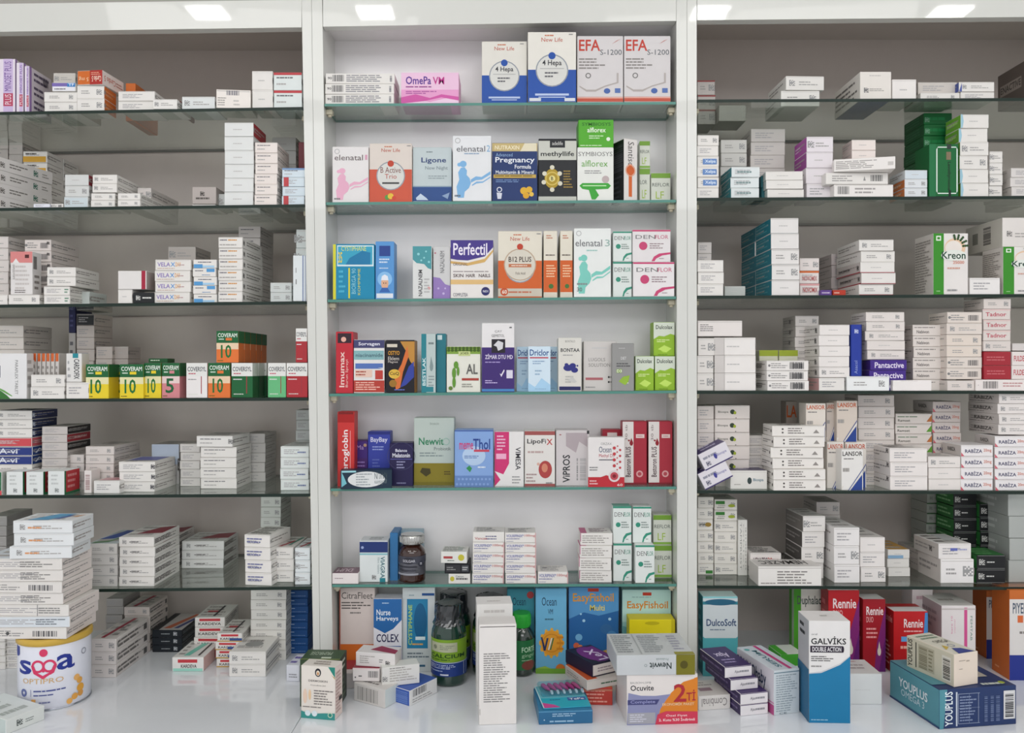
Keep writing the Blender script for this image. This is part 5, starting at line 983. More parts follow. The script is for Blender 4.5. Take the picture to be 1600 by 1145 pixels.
z = St(1290, 1388, 269.5, 1, 46, '=b .72 .25 .92 .8 4a4a4c;l .1 .2 .5 .8 3 a8a4a2;p 9a9a98 .6,.3 .62,.7 .64,.3', 'middle of barcode pile', Y=-1, item='long white carton', z=z + .0002)
z = Gd(1303, 268.5, 1399, 263.5, 250, 46, "l .03 .15 .8 .85 5 a09c98;c .92 .4 .04 55504c;r .88 .3 .97 .6 c8c4c0", 'long white carton tilting on top of barcode pile, right bay second shelf', 'ece8e4', z=z + .0002, h=.0205)
St(1331, 1369, 218, 2, 40, 'w0|L;f c8b8b4', 'pair crowning the barcode pile', Y=4, z=z + .0002, body='ece2dc')
og = 'wr|L;f d87a3a;l .1 .3 .9 .7 1 e8b890'
St(1414, 1450, 265, 3, 56, 'w0', 'orange-sided trio', Y=3, body='dfe3e6', dd=['w0|F;f d5dfe6', og, og])
dg = "l .1 .2 .9 .8 1 1f8a4c;q .12 .4 .5 7aa88c;L;f 0f5c30;l .1 .2 .9 .9 3 2f7a4c;T;f 147a40"
St(1443, 1488, 176, 8, 70, '=' + dg, 'dark green tower', item='green carton', body='157038', Y=62)
One(1451.5, 1498, 225, 48, "r .24 .05 .97 .95 e0ece4;r .28 .07 .93 .93 15703a;p 15703a .24,.95 .3,.95 .24,.9;p 15703a .97,.95 .91,.95 .97,.9;p 15703a .24,.05 .3,.05 .24,.1;p 15703a .97,.05 .91,.05 .97,.1;r .6 .9 .75 1 33403a;Td .6 .12 .74 .66 1a2420 Levothyroxine;r .58 .7 .74 .85 8a7a60;r .66 0 .74 .12 1a2420;r 0 0 .22 1 1f7a48", 'upright green carton outlined by a white rounded frame, right bay second shelf', '15703a', Y=2)
lg_ = 'w0|L;f 78b840;l .1 .3 .9 .7 1 b0d880;F;p 9fc8d8 0,0 .06,0 .1,.5 .06,1 0,1'
St(1500, 1545, 178, 6, 46, 'w0', 'lime-sided tall stack', Y=3, jit=2, dd=[lg_, lg_, 'wq|L;f 78b840', 'wr|L;f 78b840', lg_, lg_])
St(1546, 1567, 236, 4, 40, 'wq', 'narrow stack right of lime-sided one', Y=8)
St(1580, 1640, 262, 3, 80, 'wl|L;f c8c2bc;r .05 .3 .4 .7 3a8a50', 'green-dashed stack at the picture edge', Y=2, body='dcd8d4')
St(1571, 1600, 268, 2, 60, 'wb', 'greyish stack before the picture edge', Y=90, body='b8b2ac')

at(2, 2)
St(1090, 1131, 406, 3, 60, 'wl', 'white end trio', Y=3)
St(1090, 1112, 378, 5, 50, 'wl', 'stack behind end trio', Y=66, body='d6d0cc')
One(1132, 1165, 447, 50, dsg('w0'), 'pale grey flat carton between end trio and teal tower, right bay third shelf', 'b8bcb8', Y=20)
tt = 'w0|F;r .0 .92 1 .95 c8c4c0;L;f 1f7f90;l .05 .2 .95 .9 4 4fa0ac;T;f 1f7f90'
tq = tt.replace('w0|', 'wr|')
St(1205, 1249, 340, 5, 88, tt, 'teal-sided tower', Y=2, dd=[tt, tt, tq, tq, tt], rows=2, item='teal-sided carton', body='e6e3e0')
St(1250, 1281, 403, 3, 70, 'wr', 'red-lettered trio', Y=20, dd=['wr', 'wl|F;r .0 .85 1 1 d8703a;T .15 .2 .9 .6 c07070 NOVOMIX', 'wl|F;T .15 .3 .9 .7 c05050 NOVOMIX;r 0 .85 1 1 d8a0a0'], body='e2dad6')
One(1282, 1300, 453, 50, "l .1 .3 .9 .7 1 e0d0e8", 'low purple carton right of red-lettered trio, right bay third shelf', '6a4a98', Y=12)
One(1301, 1322, 453, 50, "l .1 .3 .6 .7 1 f0c8b8", 'low red carton right of a purple one, right bay third shelf', 'c8402c', Y=14)
rl = 'w0|L;f d0c8c4;q .9 .5 .5 5a5654;l .1 .4 .8 .7 1 6a6462;r 0 0 1 .08 b03a44;r 0 .0 1 .1 b03a44;F;r 0 0 1 .06 b0505a'
St(1345, 1399, 374, 5, 100, rl, 'red-edged five-high stack', Y=2, dd=['wq', 'wr', rl, rl, 'wr|F;r 0 0 1 .06 b0505a'], jit=3, rows=1)
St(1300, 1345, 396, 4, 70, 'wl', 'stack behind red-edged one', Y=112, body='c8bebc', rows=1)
kr = "r 0 0 .3 1 3f9a2c;r .08 .88 .22 .96 e8f0e4;r .11 .9 .19 .94 3f9a2c;e .62 .76 .3 .16 e8c8a8;e .58 .76 .24 .12 ece4dc;" + ';'.join('c %.3f %.3f .035 3a5a34' % (.66 + (.2 + .06 * (i % 3)) * math.cos(.1 + .42 * (i // 3)), .78 + (.13 + .03 * (i % 3)) * math.sin(.1 + .42 * (i // 3))) for i in range(15)) + ";e .58 .64 .36 .09 e6eae2;T .24 .58 .92 .7 1f4a38 Kreon;t .56 .5 .88 .55 e08060 25000;l .4 .4 .9 .46 1 d8a898;l .4 .04 .9 .1 1 9a9a9a;l .08 .04 .24 .07 1 b0e0a0;L;f d9d3cc;l .05 .05 .92 .92 20 a09a94;T;f e4e0dc"
One(1458, 1513, 364.5, 62, kr, 'upright white carton with green stripe and orange arc, third shelf of the right bay', 'e8e4e0', Y=2)
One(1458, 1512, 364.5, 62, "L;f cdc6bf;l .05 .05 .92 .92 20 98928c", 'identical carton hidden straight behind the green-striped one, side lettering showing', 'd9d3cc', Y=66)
One(1515, 1563, 434, 46, dsg('wl'), 'low white carton between the two green-striped ones, right bay third shelf', 'ece9e6', Y=2)
z = One(1567, 1625, 385.5, 60, kr, 'green-striped carton half cut by the right picture edge, below a white one', 'e8e4e0', Y=2)
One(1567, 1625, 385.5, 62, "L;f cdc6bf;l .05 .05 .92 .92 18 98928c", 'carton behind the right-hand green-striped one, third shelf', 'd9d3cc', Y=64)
One(1566, 1645, 340, 110, "q .14 .45 .22 8a8684;l .25 .3 .8 .5 2 b0aca8;L;f c8c4ba;h .5 .2 .7 .85 5a5854;r .2 .3 .35 .7 8a8a80", 'broad white carton lying above the right-hand green-striped one', 'e2ddd8', Y=3, z=z)

at(2, 3)
z = St(1090, 1116, 528, 3, 60, 'wr', 'trio at left end', Y=4, body='dfdbd6')
St(1117, 1182, 527, 3, 52, 'w0|F;r 0 0 .23 1 cfcac6;r .235 0 .245 1 b8b4b0', 'wide trio next to left end', Y=3, body='ece8e4')
One(1090, 1160, 501, 46, "l .05 .3 .35 .8 4 8a8684;r .0 .9 1 .94 c8c4c0", 'wide white carton laid over the left-end trios, right bay fourth shelf', 'e6e0dc', Y=6, z=WZ(526, .004) + .0006)
br = 'wb|L;l .1 .2 .8 .8 3 8a8684;c .1 .5 .1 77736f;F;b .55 .15 .9 .85 4a4a4c'
z = St(1198, 1264, 563, 3, 62, br, 'barcoded trio in front', Y=-1, body='ece8e4', jit=3)
for q_ in range(2):
    One(1186 + q_ * 31, 1216 + q_ * 31, 547, 40, "r 0 .85 1 1 a8b83a;t .1 .2 .9 .7 7a8a50 SUPRIN", '%s yellow-green topped carton behind the barcoded trio, right bay fourth shelf' % ('left', 'right')[q_], 'dcdcc8', Y=66, group=None)
St(1243, 1280, 493, 7, 70, 'wr|L;f c8c2bc;q .6 .5 .5 6a6664', 'rear stack left of centre', Y=70, body='e0dad6')
z = St(1279.5, 1320, 590, 1, 60, 'wl|L;f d8a8a8', 'lying under five-high pile', Y=0)
St(1280, 1328, 507, 5, 100, 'w0|L;f c8c0bb;q .85 .5 .6 5a5856;c .3 .5 .12 4a4846', 'five-high pile', Y=2, z=z + .0003, dd=['w0|L;q .85 .5 .6 5a5856'] * 4 + ['wq|L;q .85 .5 .6 5a5856'], rows=1, body='ece7e3')
z = One(1323, 1390, 588, 46, dsg('wr'), 'white carton below the upright blue one, right bay fourth shelf', 'eef0ef', Y=-2)
One(1329.5, 1347, 507, 40, "q .5 .87 .09 c8d0ec;tu .3 .05 .6 .3 9aa8dc Asacol;r .92 0 1 1 1a2a78;R;f 1f2f80", 'upright royal blue carton standing on a white one, right bay fourth shelf', '2a42a8', Y=4, z=z)
pt = "T .12 .2 .92 .78 e8e0f4 Pantactive"
z = St(1359, 1417, 562, 3, 46, '=' + pt, 'purple trio with white lettering', item='purple carton', body='4a2f90', Y=4)
St(1353, 1414, 487, 5, 60, 'wq', 'five white ones above purple trio', Y=6, z=z + .0003, dd=['wr', 'wr', 'wq', 'w0', 'wq'], body='e4ddd8', jit=3)
One(1395, 1456, 594, 26, "l .2 .9 .8 .95 1 c8c0bc", 'blank white carton before the pink-cornered stack, right bay fourth shelf', 'f0ebe8', Y=-4) 
tr_ = "r .03 .9 .97 .93 cfccc8;T .12 .2 .5 .5 6a6462 Nebivon;l .05 .65 .8 .85 1 9a9490;p e05a88 .86,0 1,0 1,.9;L;f c8c0bc;l .1 .3 .9 .7 2 7a7470"
St(1427, 1478, 507, 6, 60, '=' + tr_, 'pink-cornered stack', Y=26, body='e6ded8')
bb = 'wr|F;f e4d8cc'
z = One(1524, 1610, 593, 60, "b .14 .2 .42 .85 5a5656;c .05 .5 .03 55504c;l .5 .3 .9 .8 2 c89a9a", 'long barcoded carton lowest at the right, right bay fourth shelf', 'ece4e0', Y=-1)
St(1480, 1523, 594, 1, 60, 'wr', 'flat, left of the long barcoded one', Y=1, body='dfd6d0')
St(1479.5, 1535, 487, 6, 60, 'wr', 'beige six-high stack', Y=5, z=z + .0003, dd=['wb', 'wq', bb, bb, 'wb', 'wb'], body='e2d8cf')
ro = "T .1 .3 .85 .7 c85a6a Tadnor;r 0 .85 1 1 e0c8c4;L;f c8c0bc"
z2_ = St(1537, 1580, 549, 2, 60, '=l .1 .3 .8 .7 2 d06a70', 'red pair on barcoded one', item='red carton', body='b0303c', Y=2, z=z + .0003)
St(1536.5, 1580, 466, 5, 60, '=' + ro, 'red-lettered pile over red pair', Y=4, z=z2_ + .0003, body='dfd6d0', dd=['wr', '=' + ro, '=' + ro, '=' + ro, 'wq'])
St(1581.5, 1640, 549, 2, 60, '=T .05 .3 .4 .7 c84a58 FULDEX;l .5 .3 .9 .7 1 a8a4a0', 'red-lettered pair at the picture edge', Y=2, z=z + .0003, body='e8e0dc')
St(1581.5, 1640, 536, 1, 60, 'w0', 'slim one above red-lettered pair', Y=6, z=WZ(548.5, .002) + .0006, body='d8d2cf')
One(1500, 1535, 466, 60, "r 0 .1 1 .5 6a2c30", 'dark maroon carton high behind the beige stack, right bay fourth shelf', '6a3434', Y=110, z=WZ(487, .11)) if False else None

at(2, 4)
dot = "r .03 .92 .97 .95 c8c4c0;T .08 .4 .38 .6 7a7a70 Biospa;e .5 .52 .07 .18 3a4a3a;e .57 .45 .04 .12 a8b83a;c .6 .06 .04 55504c"
St(1117, 1172, 633, 6, 60, '=' + dot, 'dark-dot stack', Y=46, body='e0d8d2', item='beige carton')
St(1090, 1116, 634, 6, 60, 'wl', 'stack by the left edge', Y=48, body='e0d8d2')
# two leaning cartons
for i_, (zz_, lab_) in enumerate(((.0, 'lower of two tilted white cartons leaning at the left edge, right bay fifth shelf'), (.0325, 'upper of two tilted white cartons with purple top, right bay fifth shelf'))):
    o = carton((WX(1125, .0), .034, WZ(766) + .0116 + zz_), 0, .052, .06, .030, "q .2 .3 .3 6a6a80;l .1 .5 .9 .8 1 9a9aa8;t .55 .4 .9 .6 6a6ab0 Biospa;e .5 .5 .05 .16 4a4a9a;r 0 .0 1 .07 4a3f78;T;f 55487e;l .2 .2 .8 .8 2 c8c0e0", 'e0dce2', lab_, 'tilted cartons with purple tops')
    o.rotation_euler = (0, math.radians(-27), math.radians(0))
One(1141, 1199, 735, 66, "r .03 .9 .97 .93 cfccc8;e .52 .45 .06 .18 3a4a4a;T .62 .38 .9 .58 6a8a9a Biospa;l .1 .2 .3 .3 1 b0aca8;T;f 5f5874;l .2 .2 .8 .8 2 b8b0c8;e .6 .5 .1 .2 4a3f68", 'single low white carton with purple top, right bay fifth shelf', 'e2e0da', Y=14)
mw = "r .03 .92 .97 .95 c8c4c0;c .2 .68 .09 55504c;c .2 .35 .09 6a6664;l .3 .2 .68 .85 3 8a8480;p 9a948f .78,.3 .84,.65 .9,.3;L;l .1 .3 .8 .7 2 8a8684;c .9 .5 .15 4a4644;T;p 55504c .3,.3 .4,.5 .45,.3;l .2 .2 .8 .8 2 9a948f"
St(1208, 1290, 665, 6, 56, '=' + mw, 'six-high pile with warning-mark ends', Y=-2, body='eae6e0', jit=3, tops=None)
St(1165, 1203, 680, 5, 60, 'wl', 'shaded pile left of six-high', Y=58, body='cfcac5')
lan = lambda c: "T .04 .84 .96 .95 %s LANSOR;l .1 .74 .7 .8 1 8a8684;p e0dcd4 0,0 0,.1 .1,.1;p 2c4a98 .4,0 .95,0 .95,.38;p e6e2da .34,0 .4,0 .98,.42 .98,.48;p 2c4a98 .3,0 .34,0 .98,.5 .98,.53;l .05 .4 .5 .6 1 a8a4a0;R;f dcd8d0;l .1 .5 .9 .9 5 a09a94;r 0 .3 1 .5 2c4a98" % c
zl = One(1292, 1319, 690, 34, lan('c8583a'), 'lower orange-lettered carton with blue corner, left of two alike, fifth shelf', 'e0dad2', Y=24)
zl = One(1320, 1354, 690, 34, lan('c8583a'), 'lower orange-lettered carton with blue corner, right of two alike behind the black-lettered one', 'e0dad2', Y=30)
One(1259, 1290.5, 630, 34, lan('d0602c'), 'upper orange-lettered carton with blue corner, leftmost of the upper three', 'e4dcd2', Y=26, z=zl)
One(1290.8, 1306.5, 629, 34, lan('d0602c'), 'upper orange-lettered carton with blue corner, narrow middle one', 'cfc4ba', Y=40, z=zl)
One(1307, 1340, 626, 34, lan('d0602c'), 'upper orange-lettered carton with blue corner, rightmost of the upper three', 'd8ccc0', Y=28, z=zl)
One(1262, 1290, 690, 34, dsg('w0'), 'carton carrying the leftmost upper orange-lettered one, fifth shelf', 'd0c8c0', Y=60)
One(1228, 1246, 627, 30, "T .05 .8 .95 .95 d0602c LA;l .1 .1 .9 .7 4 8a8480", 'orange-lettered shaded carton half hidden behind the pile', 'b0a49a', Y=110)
One(1313.5, 1349, 702, 22, lan('33302e'), 'black-lettered white carton with blue corner standing foremost, fifth shelf', 'e8e6e2', Y=4, rot=4)
St(1341, 1398, 617, 8, 60, 'wr', 'tall stack behind low trio', Y=64, body='e0d8d2', dd=['wr'] * 4 + ['wl'] * 4)
St(1391, 1450, 700, 3, 90, 'wl|L;q .9 .8 .4 5a5654;T;l .1 .1 .8 .8 3 9a948f;q .2 .3 .2 6a6664', 'low trio near black-lettered one', Y=4, body='ece6e2')
gr_ = "r .03 .9 .97 .93 c8c4c0;l .05 .6 .8 .8 1 6a8a6a;T .06 .2 .4 .45 6a6a60 Ramset;p 6aa83a .85,.2 1,.2 1,.9"
gr2 = gr_.replace('6aa83a', 'c87a40')
St(1400, 1457, 646, 7, 60, '=' + gr_, 'orange and green cornered stack', Y=68, body='e2dad4', dd=['=' + gr2, '=' + gr_, '=' + gr2, '=' + gr_, '=' + gr2, '=' + gr_, '=' + gr_])
St(1451, 1502, 713, 3, 60, 'wr', 'trio before the lettered wall', Y=6, body='e8e2dd', dd=['wq', 'w0', 'w0'])
rab = "r .03 .9 .97 .93 cfccc8;T .12 .3 .66 .72 3a3c6a RABİZA;T .7 .32 .95 .68 d88a78 20mg;p d86a78 0,0 .1,0 0,.35;L;f cdc6c2;T .3 .35 .7 .7 5a5654 RABIZA"
St(1502.5, 1553, 695, 4, 60, '=' + rab, 'near left column of lettered cartons', Y=4, body='ece8e8')
St(1555, 1606, 681, 5, 60, '=' + rab, 'near right column of lettered cartons', Y=5, body='ece8e8')
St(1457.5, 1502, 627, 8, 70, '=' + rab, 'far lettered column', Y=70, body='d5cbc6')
zr = WZ(680, .005)
St(1560, 1612, 614, 4, 90, 'wq|L;f cfc8c4;T .2 .35 .8 .7 5a5654 RABIZA;l .05 .1 .9 .25 1 8a8480', 'white four above near right column', Y=8, z=zr + .0006, body='e8e2de')
St(1513, 1558, 618, 4, 70, '=' + rab, 'column leaning behind white four', Y=72, z=None, body='d5cbc6') if False else None

at(2, 5)
gb = 'wr|F;r .05 .55 .45 .85 3f8a3a;e .75 .4 .15 .15 a8b83a;l .1 .15 .5 .3 1 8a8a80'
St(1090, 1115, 776, 7, 60, 'wr', 'outermost column', Y=70, dd=['wr', 'wr', 'wl|F;e .7 .5 .2 .2 a8883a;T .1 .4 .5 .7 55584a Lercan', 'wr', 'wr', 'wr', 'wl|F;r .5 .1 .95 .4 3f8a3a'], body='eae6de')
St(1116, 1152, 780, 7, 60, 'wq', 'second column from left post', Y=70, dd=[gb, gb, 'wq', 'wr', 'wq', 'wr', 'wq'], body='e8e4dc')
One(1153, 1168, 812, 50, "td .2 .1 .4 .95 9a9a96 TAMPROST;td .55 .1 .65 .95 b0b0aa tablet;h .75 .1 .9 .9 c0c0ba", 'upright slim white carton with vertical print, right bay lowest shelf', 'e2e0da', Y=66)
hz = "T .1 .3 .55 .7 5a3c4a HEMAZEC;T .56 .3 .9 .7 c84a48 20mg;r .03 .92 .97 .95 c8c4c0;T;l .1 .1 .9 .9 4 6a6664;p 8a8480 .3,.3 .6,.3 .5,.5"
z = One(1184.5, 1284, 885, 52, "l .3 .08 .95 .8 5 8f8b86;l .04 .08 .28 .2 1 9a948f;r .0 .9 1 .94 c8c4c0;T;f dcd8d4;Ti .1 .3 .85 .8 4a4644 HEMAZEC;L;f d2cdc8", 'broad white carton with upside-down lettering on its top, lowest right-bay shelf', 'ece9e4', Y=-1)
z = St(1172, 1221, 887, 1, 50, 'wl', 'flat one under red-dosed carton', Y=56)
One(1172, 1221, 864, 55, hz, 'white carton lettered in purple and red behind the broad one, lowest right-bay shelf', 'e8e2de', Y=54, z=z)
dk = 'wl|L;f 55504e;l .1 .3 .9 .7 1 7a7470;F;l .5 .3 .9 .6 1 a8a4a0'
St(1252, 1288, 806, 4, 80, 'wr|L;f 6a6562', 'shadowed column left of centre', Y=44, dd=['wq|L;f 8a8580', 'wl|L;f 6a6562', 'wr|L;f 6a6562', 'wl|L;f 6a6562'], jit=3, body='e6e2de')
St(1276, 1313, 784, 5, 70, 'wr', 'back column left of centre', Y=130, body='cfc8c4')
St(1303, 1343.5, 824, 3, 100, 'wl|F;l .7 .2 .95 .7 2 a8a4a0', 'trio left of centre front', Y=20, dd=['wl', 'wr', 'wl'], body='ebe8e6')
St(1344.5, 1384, 839, 3, 100, 'wr|F;l .7 .5 .95 .7 1 b0aca8', 'trio right of centre front', Y=26, dd=['w0', 'wl', 'wr'], body='ebe6e2')
z = St(1386, 1422, 869, 1, 70, 'w0', 'lower of orange-topped pair', Y=62) if False else None
St(1387, 1422, 858, 3, 74, 'w0|T;f d0a050;F;r 0 0 .6 .35 8ab0d0', 'orange-topped trio', Y=64, item='slim carton', dd=['w0|T;f d0a050;F;r 0 0 .7 .35 8ab0d0', 'w0', 'w0'])
St(1390, 1420, 800, 4, 60, 'w0', 'pale stack against the back wall', Y=180, body='cfc8bc') if False else None
z = One(1469.5, 1522, 873.5, 78, dsg('wr|L;f d8d0ca'), 'lower of two big white cartons left of the black pile, lowest right-bay shelf', 'efecea', Y=22)
One(1464.5, 1517, 849, 80, dsg('wl|F;r .36 .52 .58 .7 6a74c0;l .6 .5 .9 .7 1 a8acd0;r .3 .45 .95 .48 e8e4e0;L;f cfc8c2;q .7 .5 .4 6a6462;T;r .45 .3 .9 .9 d0d0d0;l .05 .1 .4 .9 3 8a8480'), 'upper of two big white cartons with blue word, left of the black pile', 'ebe7e4', Y=24, z=z, rot=2)
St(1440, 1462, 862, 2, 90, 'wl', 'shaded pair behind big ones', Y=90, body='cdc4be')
blk = "r .03 .03 .97 .06 8a8a8a;r .03 .94 .97 .97 8a8a8a;q .18 .5 .5 b8b8b4;l .35 .4 .8 .6 1 c8c8c4;L;f 2f7a3a;l .1 .2 .9 .8 2 8ac088;T;f 2f7a3a;l .1 .1 .9 .9 3 70b070"
St(1526, 1572, 867, 2, 60, '=' + blk, 'front pair of black-ended ones', item='black-ended carton', body='1c1e20', Y=22)
St(1490, 1527, 770, 6, 60, '=' + blk, 'tall black column', item='black-ended carton', body='1c1e20', Y=100)
St(1531, 1570, 787, 5, 60, '=' + blk, 'right black column', item='black-ended carton', body='1c1e20', Y=90)
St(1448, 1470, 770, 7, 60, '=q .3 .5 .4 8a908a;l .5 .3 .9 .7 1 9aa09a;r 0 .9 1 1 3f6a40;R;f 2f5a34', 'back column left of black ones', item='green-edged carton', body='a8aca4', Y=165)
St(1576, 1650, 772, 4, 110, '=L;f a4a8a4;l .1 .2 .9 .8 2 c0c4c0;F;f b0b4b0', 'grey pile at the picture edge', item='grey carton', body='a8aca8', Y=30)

# ---- counter, right
at(2, 6)
One(1098, 1153, 932, 36, "r 0 .0 1 .48 58b0b8;r 0 .48 1 .98 d0d8da;p 58b0b8 0,.5 .2,.42 .5,.4 .8,.42 1,.5 1,.3 0,.3;r 0 .9 1 .94 3a8a9a;e .5 .93 .45 .04 2c6a88;T .1 .63 .96 .72 2c4a78 DulcoSoft;l .2 .57 .8 .6 1 7a8aa0;l .15 .15 .9 .3 3 3a8a94;L;f 2c8a98;l .2 .1 .8 .9 6 6ac0c8;T;f d0e4e4", 'white and turquoise carton with navy lettering, leftmost in the right bay', '8accd0', Y=10)
One(1240, 1284, 910, 24, "r 0 0 .26 1 4fa82c;T .12 .7 .98 .84 55605a Duphalac;r 0 .6 .26 .68 4fa82c;l .4 .5 .9 .6 2 a8a8a0;L;f 4fa82c;r .6 0 1 1 b8c8b0", 'tall white carton with leaf green stripe under the glass shelf', 'dcdad2', Y=70)
rn_ = "p 8a2c7a .5,0 1,0 1,.9 .62,.4;p 6a2474 .7,0 1,0 1,.5;T .15 .78 .9 .9 f4e4e4 Rennie;T .15 .68 .46 .76 e8a8a8 DUO;l .15 .45 .7 .62 3 f0a0a0;e .72 .28 .08 .06 e0d8c8;p e0d8c8 .66,.3 .72,.42 .78,.3;L;f a8242c;l .2 .1 .8 .9 6 d86a70;T;f e4e0e0"
One(1294, 1343, 922, 34, rn_, 'red carton with purple corner and white lettering, larger left one of two', 'c8242c', Y=26)
One(1348, 1384, 936, 34, rn_, 'red carton with purple corner and white lettering, darker right one of two', 'b0202c', Y=30)
One(1396, 1450, 955, 44, "p 4a90d0 .8,.0 1,0 1,.98 .92,.98;T .3 .74 .86 .88 f4e4e4 Rennie;l .3 .66 .85 .71 1 f0b0b0;r .22 .52 .66 .6 6aa8e0;l .2 .38 .8 .48 1 f0b0a0;o .3 .12 .1 .02 e08a70;L;f a81c20;T .2 .8 .9 .92 d88a88 Rennie;l .2 .1 .8 .5 6 e0a0a0;T;f e8e4e2;r 0 .6 1 1 c03030", 'short red carton with blue edge, right of the two purple-cornered ones', 'cc2024', Y=18)
One(1425, 1458, 916, 40, "l .2 .8 .8 .9 1 c8a8b0;T;f d8d2ce", 'pinkish white carton behind the pink-striped one, edge visible', 'dcd2d2', Y=78)
One(1471, 1525, 946, 78, "r .66 .05 .75 .97 dc5a98;td .84 .5 .9 .85 6a9a88 FEMTAB;tu .27 .6 .32 .85 e08ab0 kare_10;tu .36 .6 .41 .8 e8a8c0 vajinal;l .4 .12 .5 .2 1 6a6a70;r 0 .94 1 .96 c8c0bc;L;f b8a8ac;l .1 .6 .9 .9 3 9a8a90;T;f e0dcd8;l .2 .3 .8 .6 1 b0a8a4", 'tall white carton with a vertical pink stripe, right bay', 'e8e2e0', Y=14)
py = "r 0 0 1 .28 2c3c98;r 0 .28 1 .9 e0dcd8;T .08 .74 1 .86 4a5a70 PIYELOSEPTYL;r .2 .64 .34 .72 e0703c;l .36 .64 .9 .72 1 5a7ac8;l .25 .5 .9 .56 1 8a8480;T .4 .15 .8 .22 e8e8f0 100_mg;c .5 .06 .05 a8b0e0;L;f c8682c;l .2 .06 .5 .1 1 e0a070;T;f d87838"
One(1577, 1640, 922, 50, py, 'orange-sided carton with navy foot at the right picture edge', 'd07030', Y=-8)
One(1541, 1590, 922, 44, py, 'orange-sided carton with navy foot behind its twin at the right', 'd07030', Y=92)
# dark purple and white pile
ax = "l .55 .3 .9 .7 1 9a9aa0;T .35 .3 .55 .65 8a8890 Ajax;r 0 .94 1 1 4a3068;L;f 3a2a5c;l .1 .3 .9 .7 1 7a6a98;T;f 44306a;Ti .2 .45 .7 .75 e0d4f0 Ajax;l .2 .15 .8 .4 2 a898c8;R;f 3a2a5c"
hh = .0165
for i_, (xl, yl, xr_, yr) in enumerate(((1155, 1118.5, 1204, 1118), (1155.5, 0, 1203.5, 0), (1138.5, 0, 1189.5, 0), (1129, 0, 1180.5, 0))):
    zz_ = ZC + .0003 + i_ * (hh + .0003)
    Y_ = -.1435 - (0, 0, -.012, -.018)[i_]
    k = kY(Y_); dep_ = .085
    carton((((xl + xr_) / 2 - 800) * S / k - .010, Y_ + dep_ / 2, zz_), math.radians(13), .0455, dep_, hh, ax, 'e6e2e4',
           'purple-topped white-ended carton, %s of four piled beside the pink-striped long one' % ['lowest', 'second lowest', 'second highest', 'highest'][i_], 'purple-topped cartons in the right foreground')
Gd(1209.5, 1118, 1249, 1113, 1046, 106, "l .08 .06 .92 .9 16 9aa8b0;r 0 .93 1 .95 6a8a98;T .2 .01 .5 .05 6a7a84 CE;L;f e0dce4;r 0 0 1 .22 c85a94;T .02 .45 .8 .85 3a4a6a BRUNObaby;r 0 .25 1 .28 d890b8;c .2 .5 .15 7ac8c8;T;f d4dce4;r .62 .02 .75 .98 d04a88;Tu .3 .1 .5 .8 5a8a98 SERUM;c .2 .85 .1 6ab8b8", 'long pink and aqua striped carton pointing at the viewer', 'd0d8dc', h=.0675)
Gd(1264, 1129, 1328.5, 1130, 972, 50, "p 1f80b0 0,0 1,0 1,.66 .75,.575 .5,.53 .3,.495 0,.485;p c8ccd0 0,.48 .3,.49 .5,.525 .75,.57 1,.655 1,.665 .75,.585 .5,.54 .3,.505 0,.49;t .06 .86 .2 .88 8a8a8a oral;T .05 .77 .9 .85 26262a GALVİKS;r .03 .69 .82 .755 33283a;e .82 .722 .03 .032 33283a;T .08 .7 .78 .745 e8e6e8 DOUBLE_ACTION;l .05 .6 .7 .66 3 6a6868;l .05 .54 .5 .57 1 9a9896;l .05 .02 .5 .04 1 9ac8e0;L;f b8b8bc;r 0 0 1 .52 1a6a94;l .2 .8 .8 .95 2 3a3a3c;T;f e8e4e2;l .4 .4 .6 .6 1 c0bcb8", 'tall white and blue carton with black lettering in the right foreground', 'e6e4e2', h=.1505)
Gd(1220, 1064, 1256, 1062, 1014, 46, "r 0 .55 1 1 4fb83a;T .45 .15 .98 .42 3a4640 ANKOL;T;f dfe6dc;r .0 0 .3 1 4fb83a;L;f 4fb83a", 'white carton with bright green band behind the tall blue and white one', 'e4e8e2', h=.044)
Gd(1318, 1100.5, 1378, 1100.5, 1052, 62, "l .3 .45 .7 .5 1 d0d2d2;T;f dcdcda;l .1 .3 .9 .7 2 b0a8a8;l .2 .8 .8 .9 1 c08a90", 'plain white carton right of the tall blue and white one', 'dcdfdf', h=.0475)
Gd(1091.5, 1110.5, 1141, 1107, 1090, 60, "ti .1 .25 .9 .8 8a8484 Combinal;T;f e2dcd8;r .2 .3 .6 .5 a88a94;l .2 .6 .8 .9 2 b0a8a4", 'white carton with upside-down grey lettering beside the orange-cornered one', 'e0dcd8', h=.022)
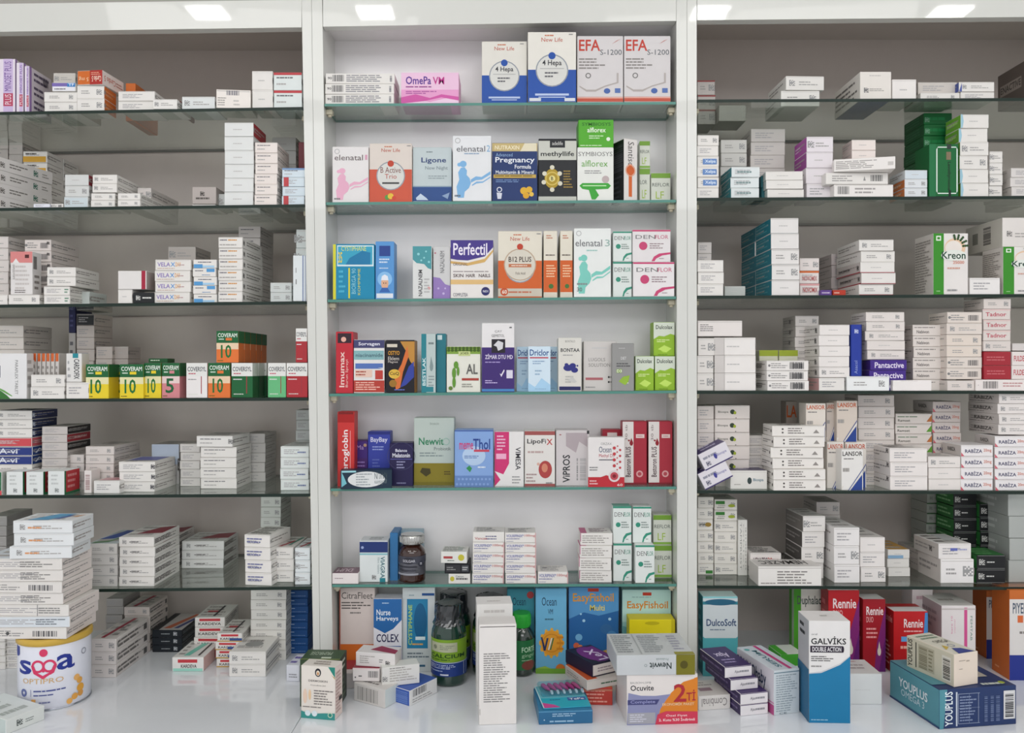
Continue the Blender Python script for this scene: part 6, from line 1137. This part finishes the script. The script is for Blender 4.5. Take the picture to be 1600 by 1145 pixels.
# big blue flat carton and small cream one on it
zy = Gd(1468, 1139.5, 1588, 1131, 1078, 118, "p 5a9aa8 0,0 .05,0 .1,1 0,1;Tu .07 .06 .17 .94 e8f0f4 YOUPLUS;r .21 .05 .23 .92 c8d0dc;o .5 .5 0 0 ffffff;r .24 .86 .52 .87 a8b4cc;r .24 .1 .52 .11 a8b4cc;r .24 .1 .245 .87 a8b4cc;r .5 .1 .505 .87 a8b4cc;r .38 .1 .384 .87 8a98b8;l .26 .15 .48 .82 9 8a98b8;r .24 .5 .52 .505 a8b4cc;h .58 .12 .62 .8 6a7aa0;h .66 .12 .7 .8 6a7aa0;h .73 .12 .78 .8 6a7aa0;r .83 .15 .98 .88 dcdcdc;h .85 .2 .96 .82 3a3a40;L;f 5a9aa8;T .2 .48 .78 .72 e4ecf0 YOUPLUS;t .25 .26 .72 .44 c8dce4 OMEGA_3;r 0 0 1 .05 2f4a78;T;f 2a3c6c;r 0 .15 .28 1 5a9aa8;p d8604a .28,.55 .5,.45 .5,.12 .3,.2;l .3 .2 .48 .9 4 e8c8b8;r .55 .3 .85 .9 b8b0a4;l .6 .02 .9 .14 1 c8d0c8;c .88 .1 .04 a8b840".replace('o .5 .5 0 0 ffffff;', ''), 'large flat blue carton with white lettering in the near right corner', '2c4070', h=.057)
Gd(1491, 1074, 1528, 1068, 1023, 89, "l .2 .75 .5 .8 1 a89a8c;l .5 .7 .7 .8 1 b8aa9c;l .2 .5 .4 .55 1 a89a8c;L;f cfc9b4;Tu .03 .06 .13 .94 33302c YOUPLUS;r .2 .1 .22 .9 33302c;r .26 .12 .6 .88 b8b29c;h .28 .15 .45 .85 8a846c;l .48 .15 .58 .85 6 8a846c;r .76 .1 .94 .85 dcd8cc;h .78 .15 .92 .8 4a463c;T;f e0dccc;p 3f4a9a .2,0 .9,.02 .7,.2 .4,.24;p d8b84a .1,.2 .4,.3 .3,.4;t .3 .5 .9 .62 6a665c OMEGA;o .6 .35 .12 .02 6a7ab0;l .15 .7 .9 .92 2 8aa08a", 'small cream carton with vertical black lettering lying on the large blue one', 'e6d8c8', z=zy, h=.048)

# ================================================================== the mass of small white cartons deep in the bays
if REST_LIST:
    V = []; Fs = []; Mi = []; Ml = []
    for loc, rz, me in REST_LIST:
        Mx = Matrix.Translation(loc) @ Matrix.Rotation(rz, 4, 'Z'); n0 = len(V)
        V += [tuple(Mx @ v.co) for v in me.vertices]
        mm = []
        for m in me.materials:
            if m not in Ml: Ml.append(m)
            mm.append(Ml.index(m))
        for p in me.polygons: Fs.append(tuple(n0 + i for i in p.vertices)); Mi.append(mm[p.material_index])
    me = bpy.data.meshes.new('carton_mass'); me.from_pydata(V, [], Fs)
    for m in Ml: me.materials.append(m)
    me.polygons.foreach_set('material_index', Mi); me.update()
    o = bpy.data.objects.new('carton_mass', me); col.objects.link(o)
    tag(o, 'remaining white and grey cartons packed behind and below the front stacks', 'boxes', None, 'stuff')
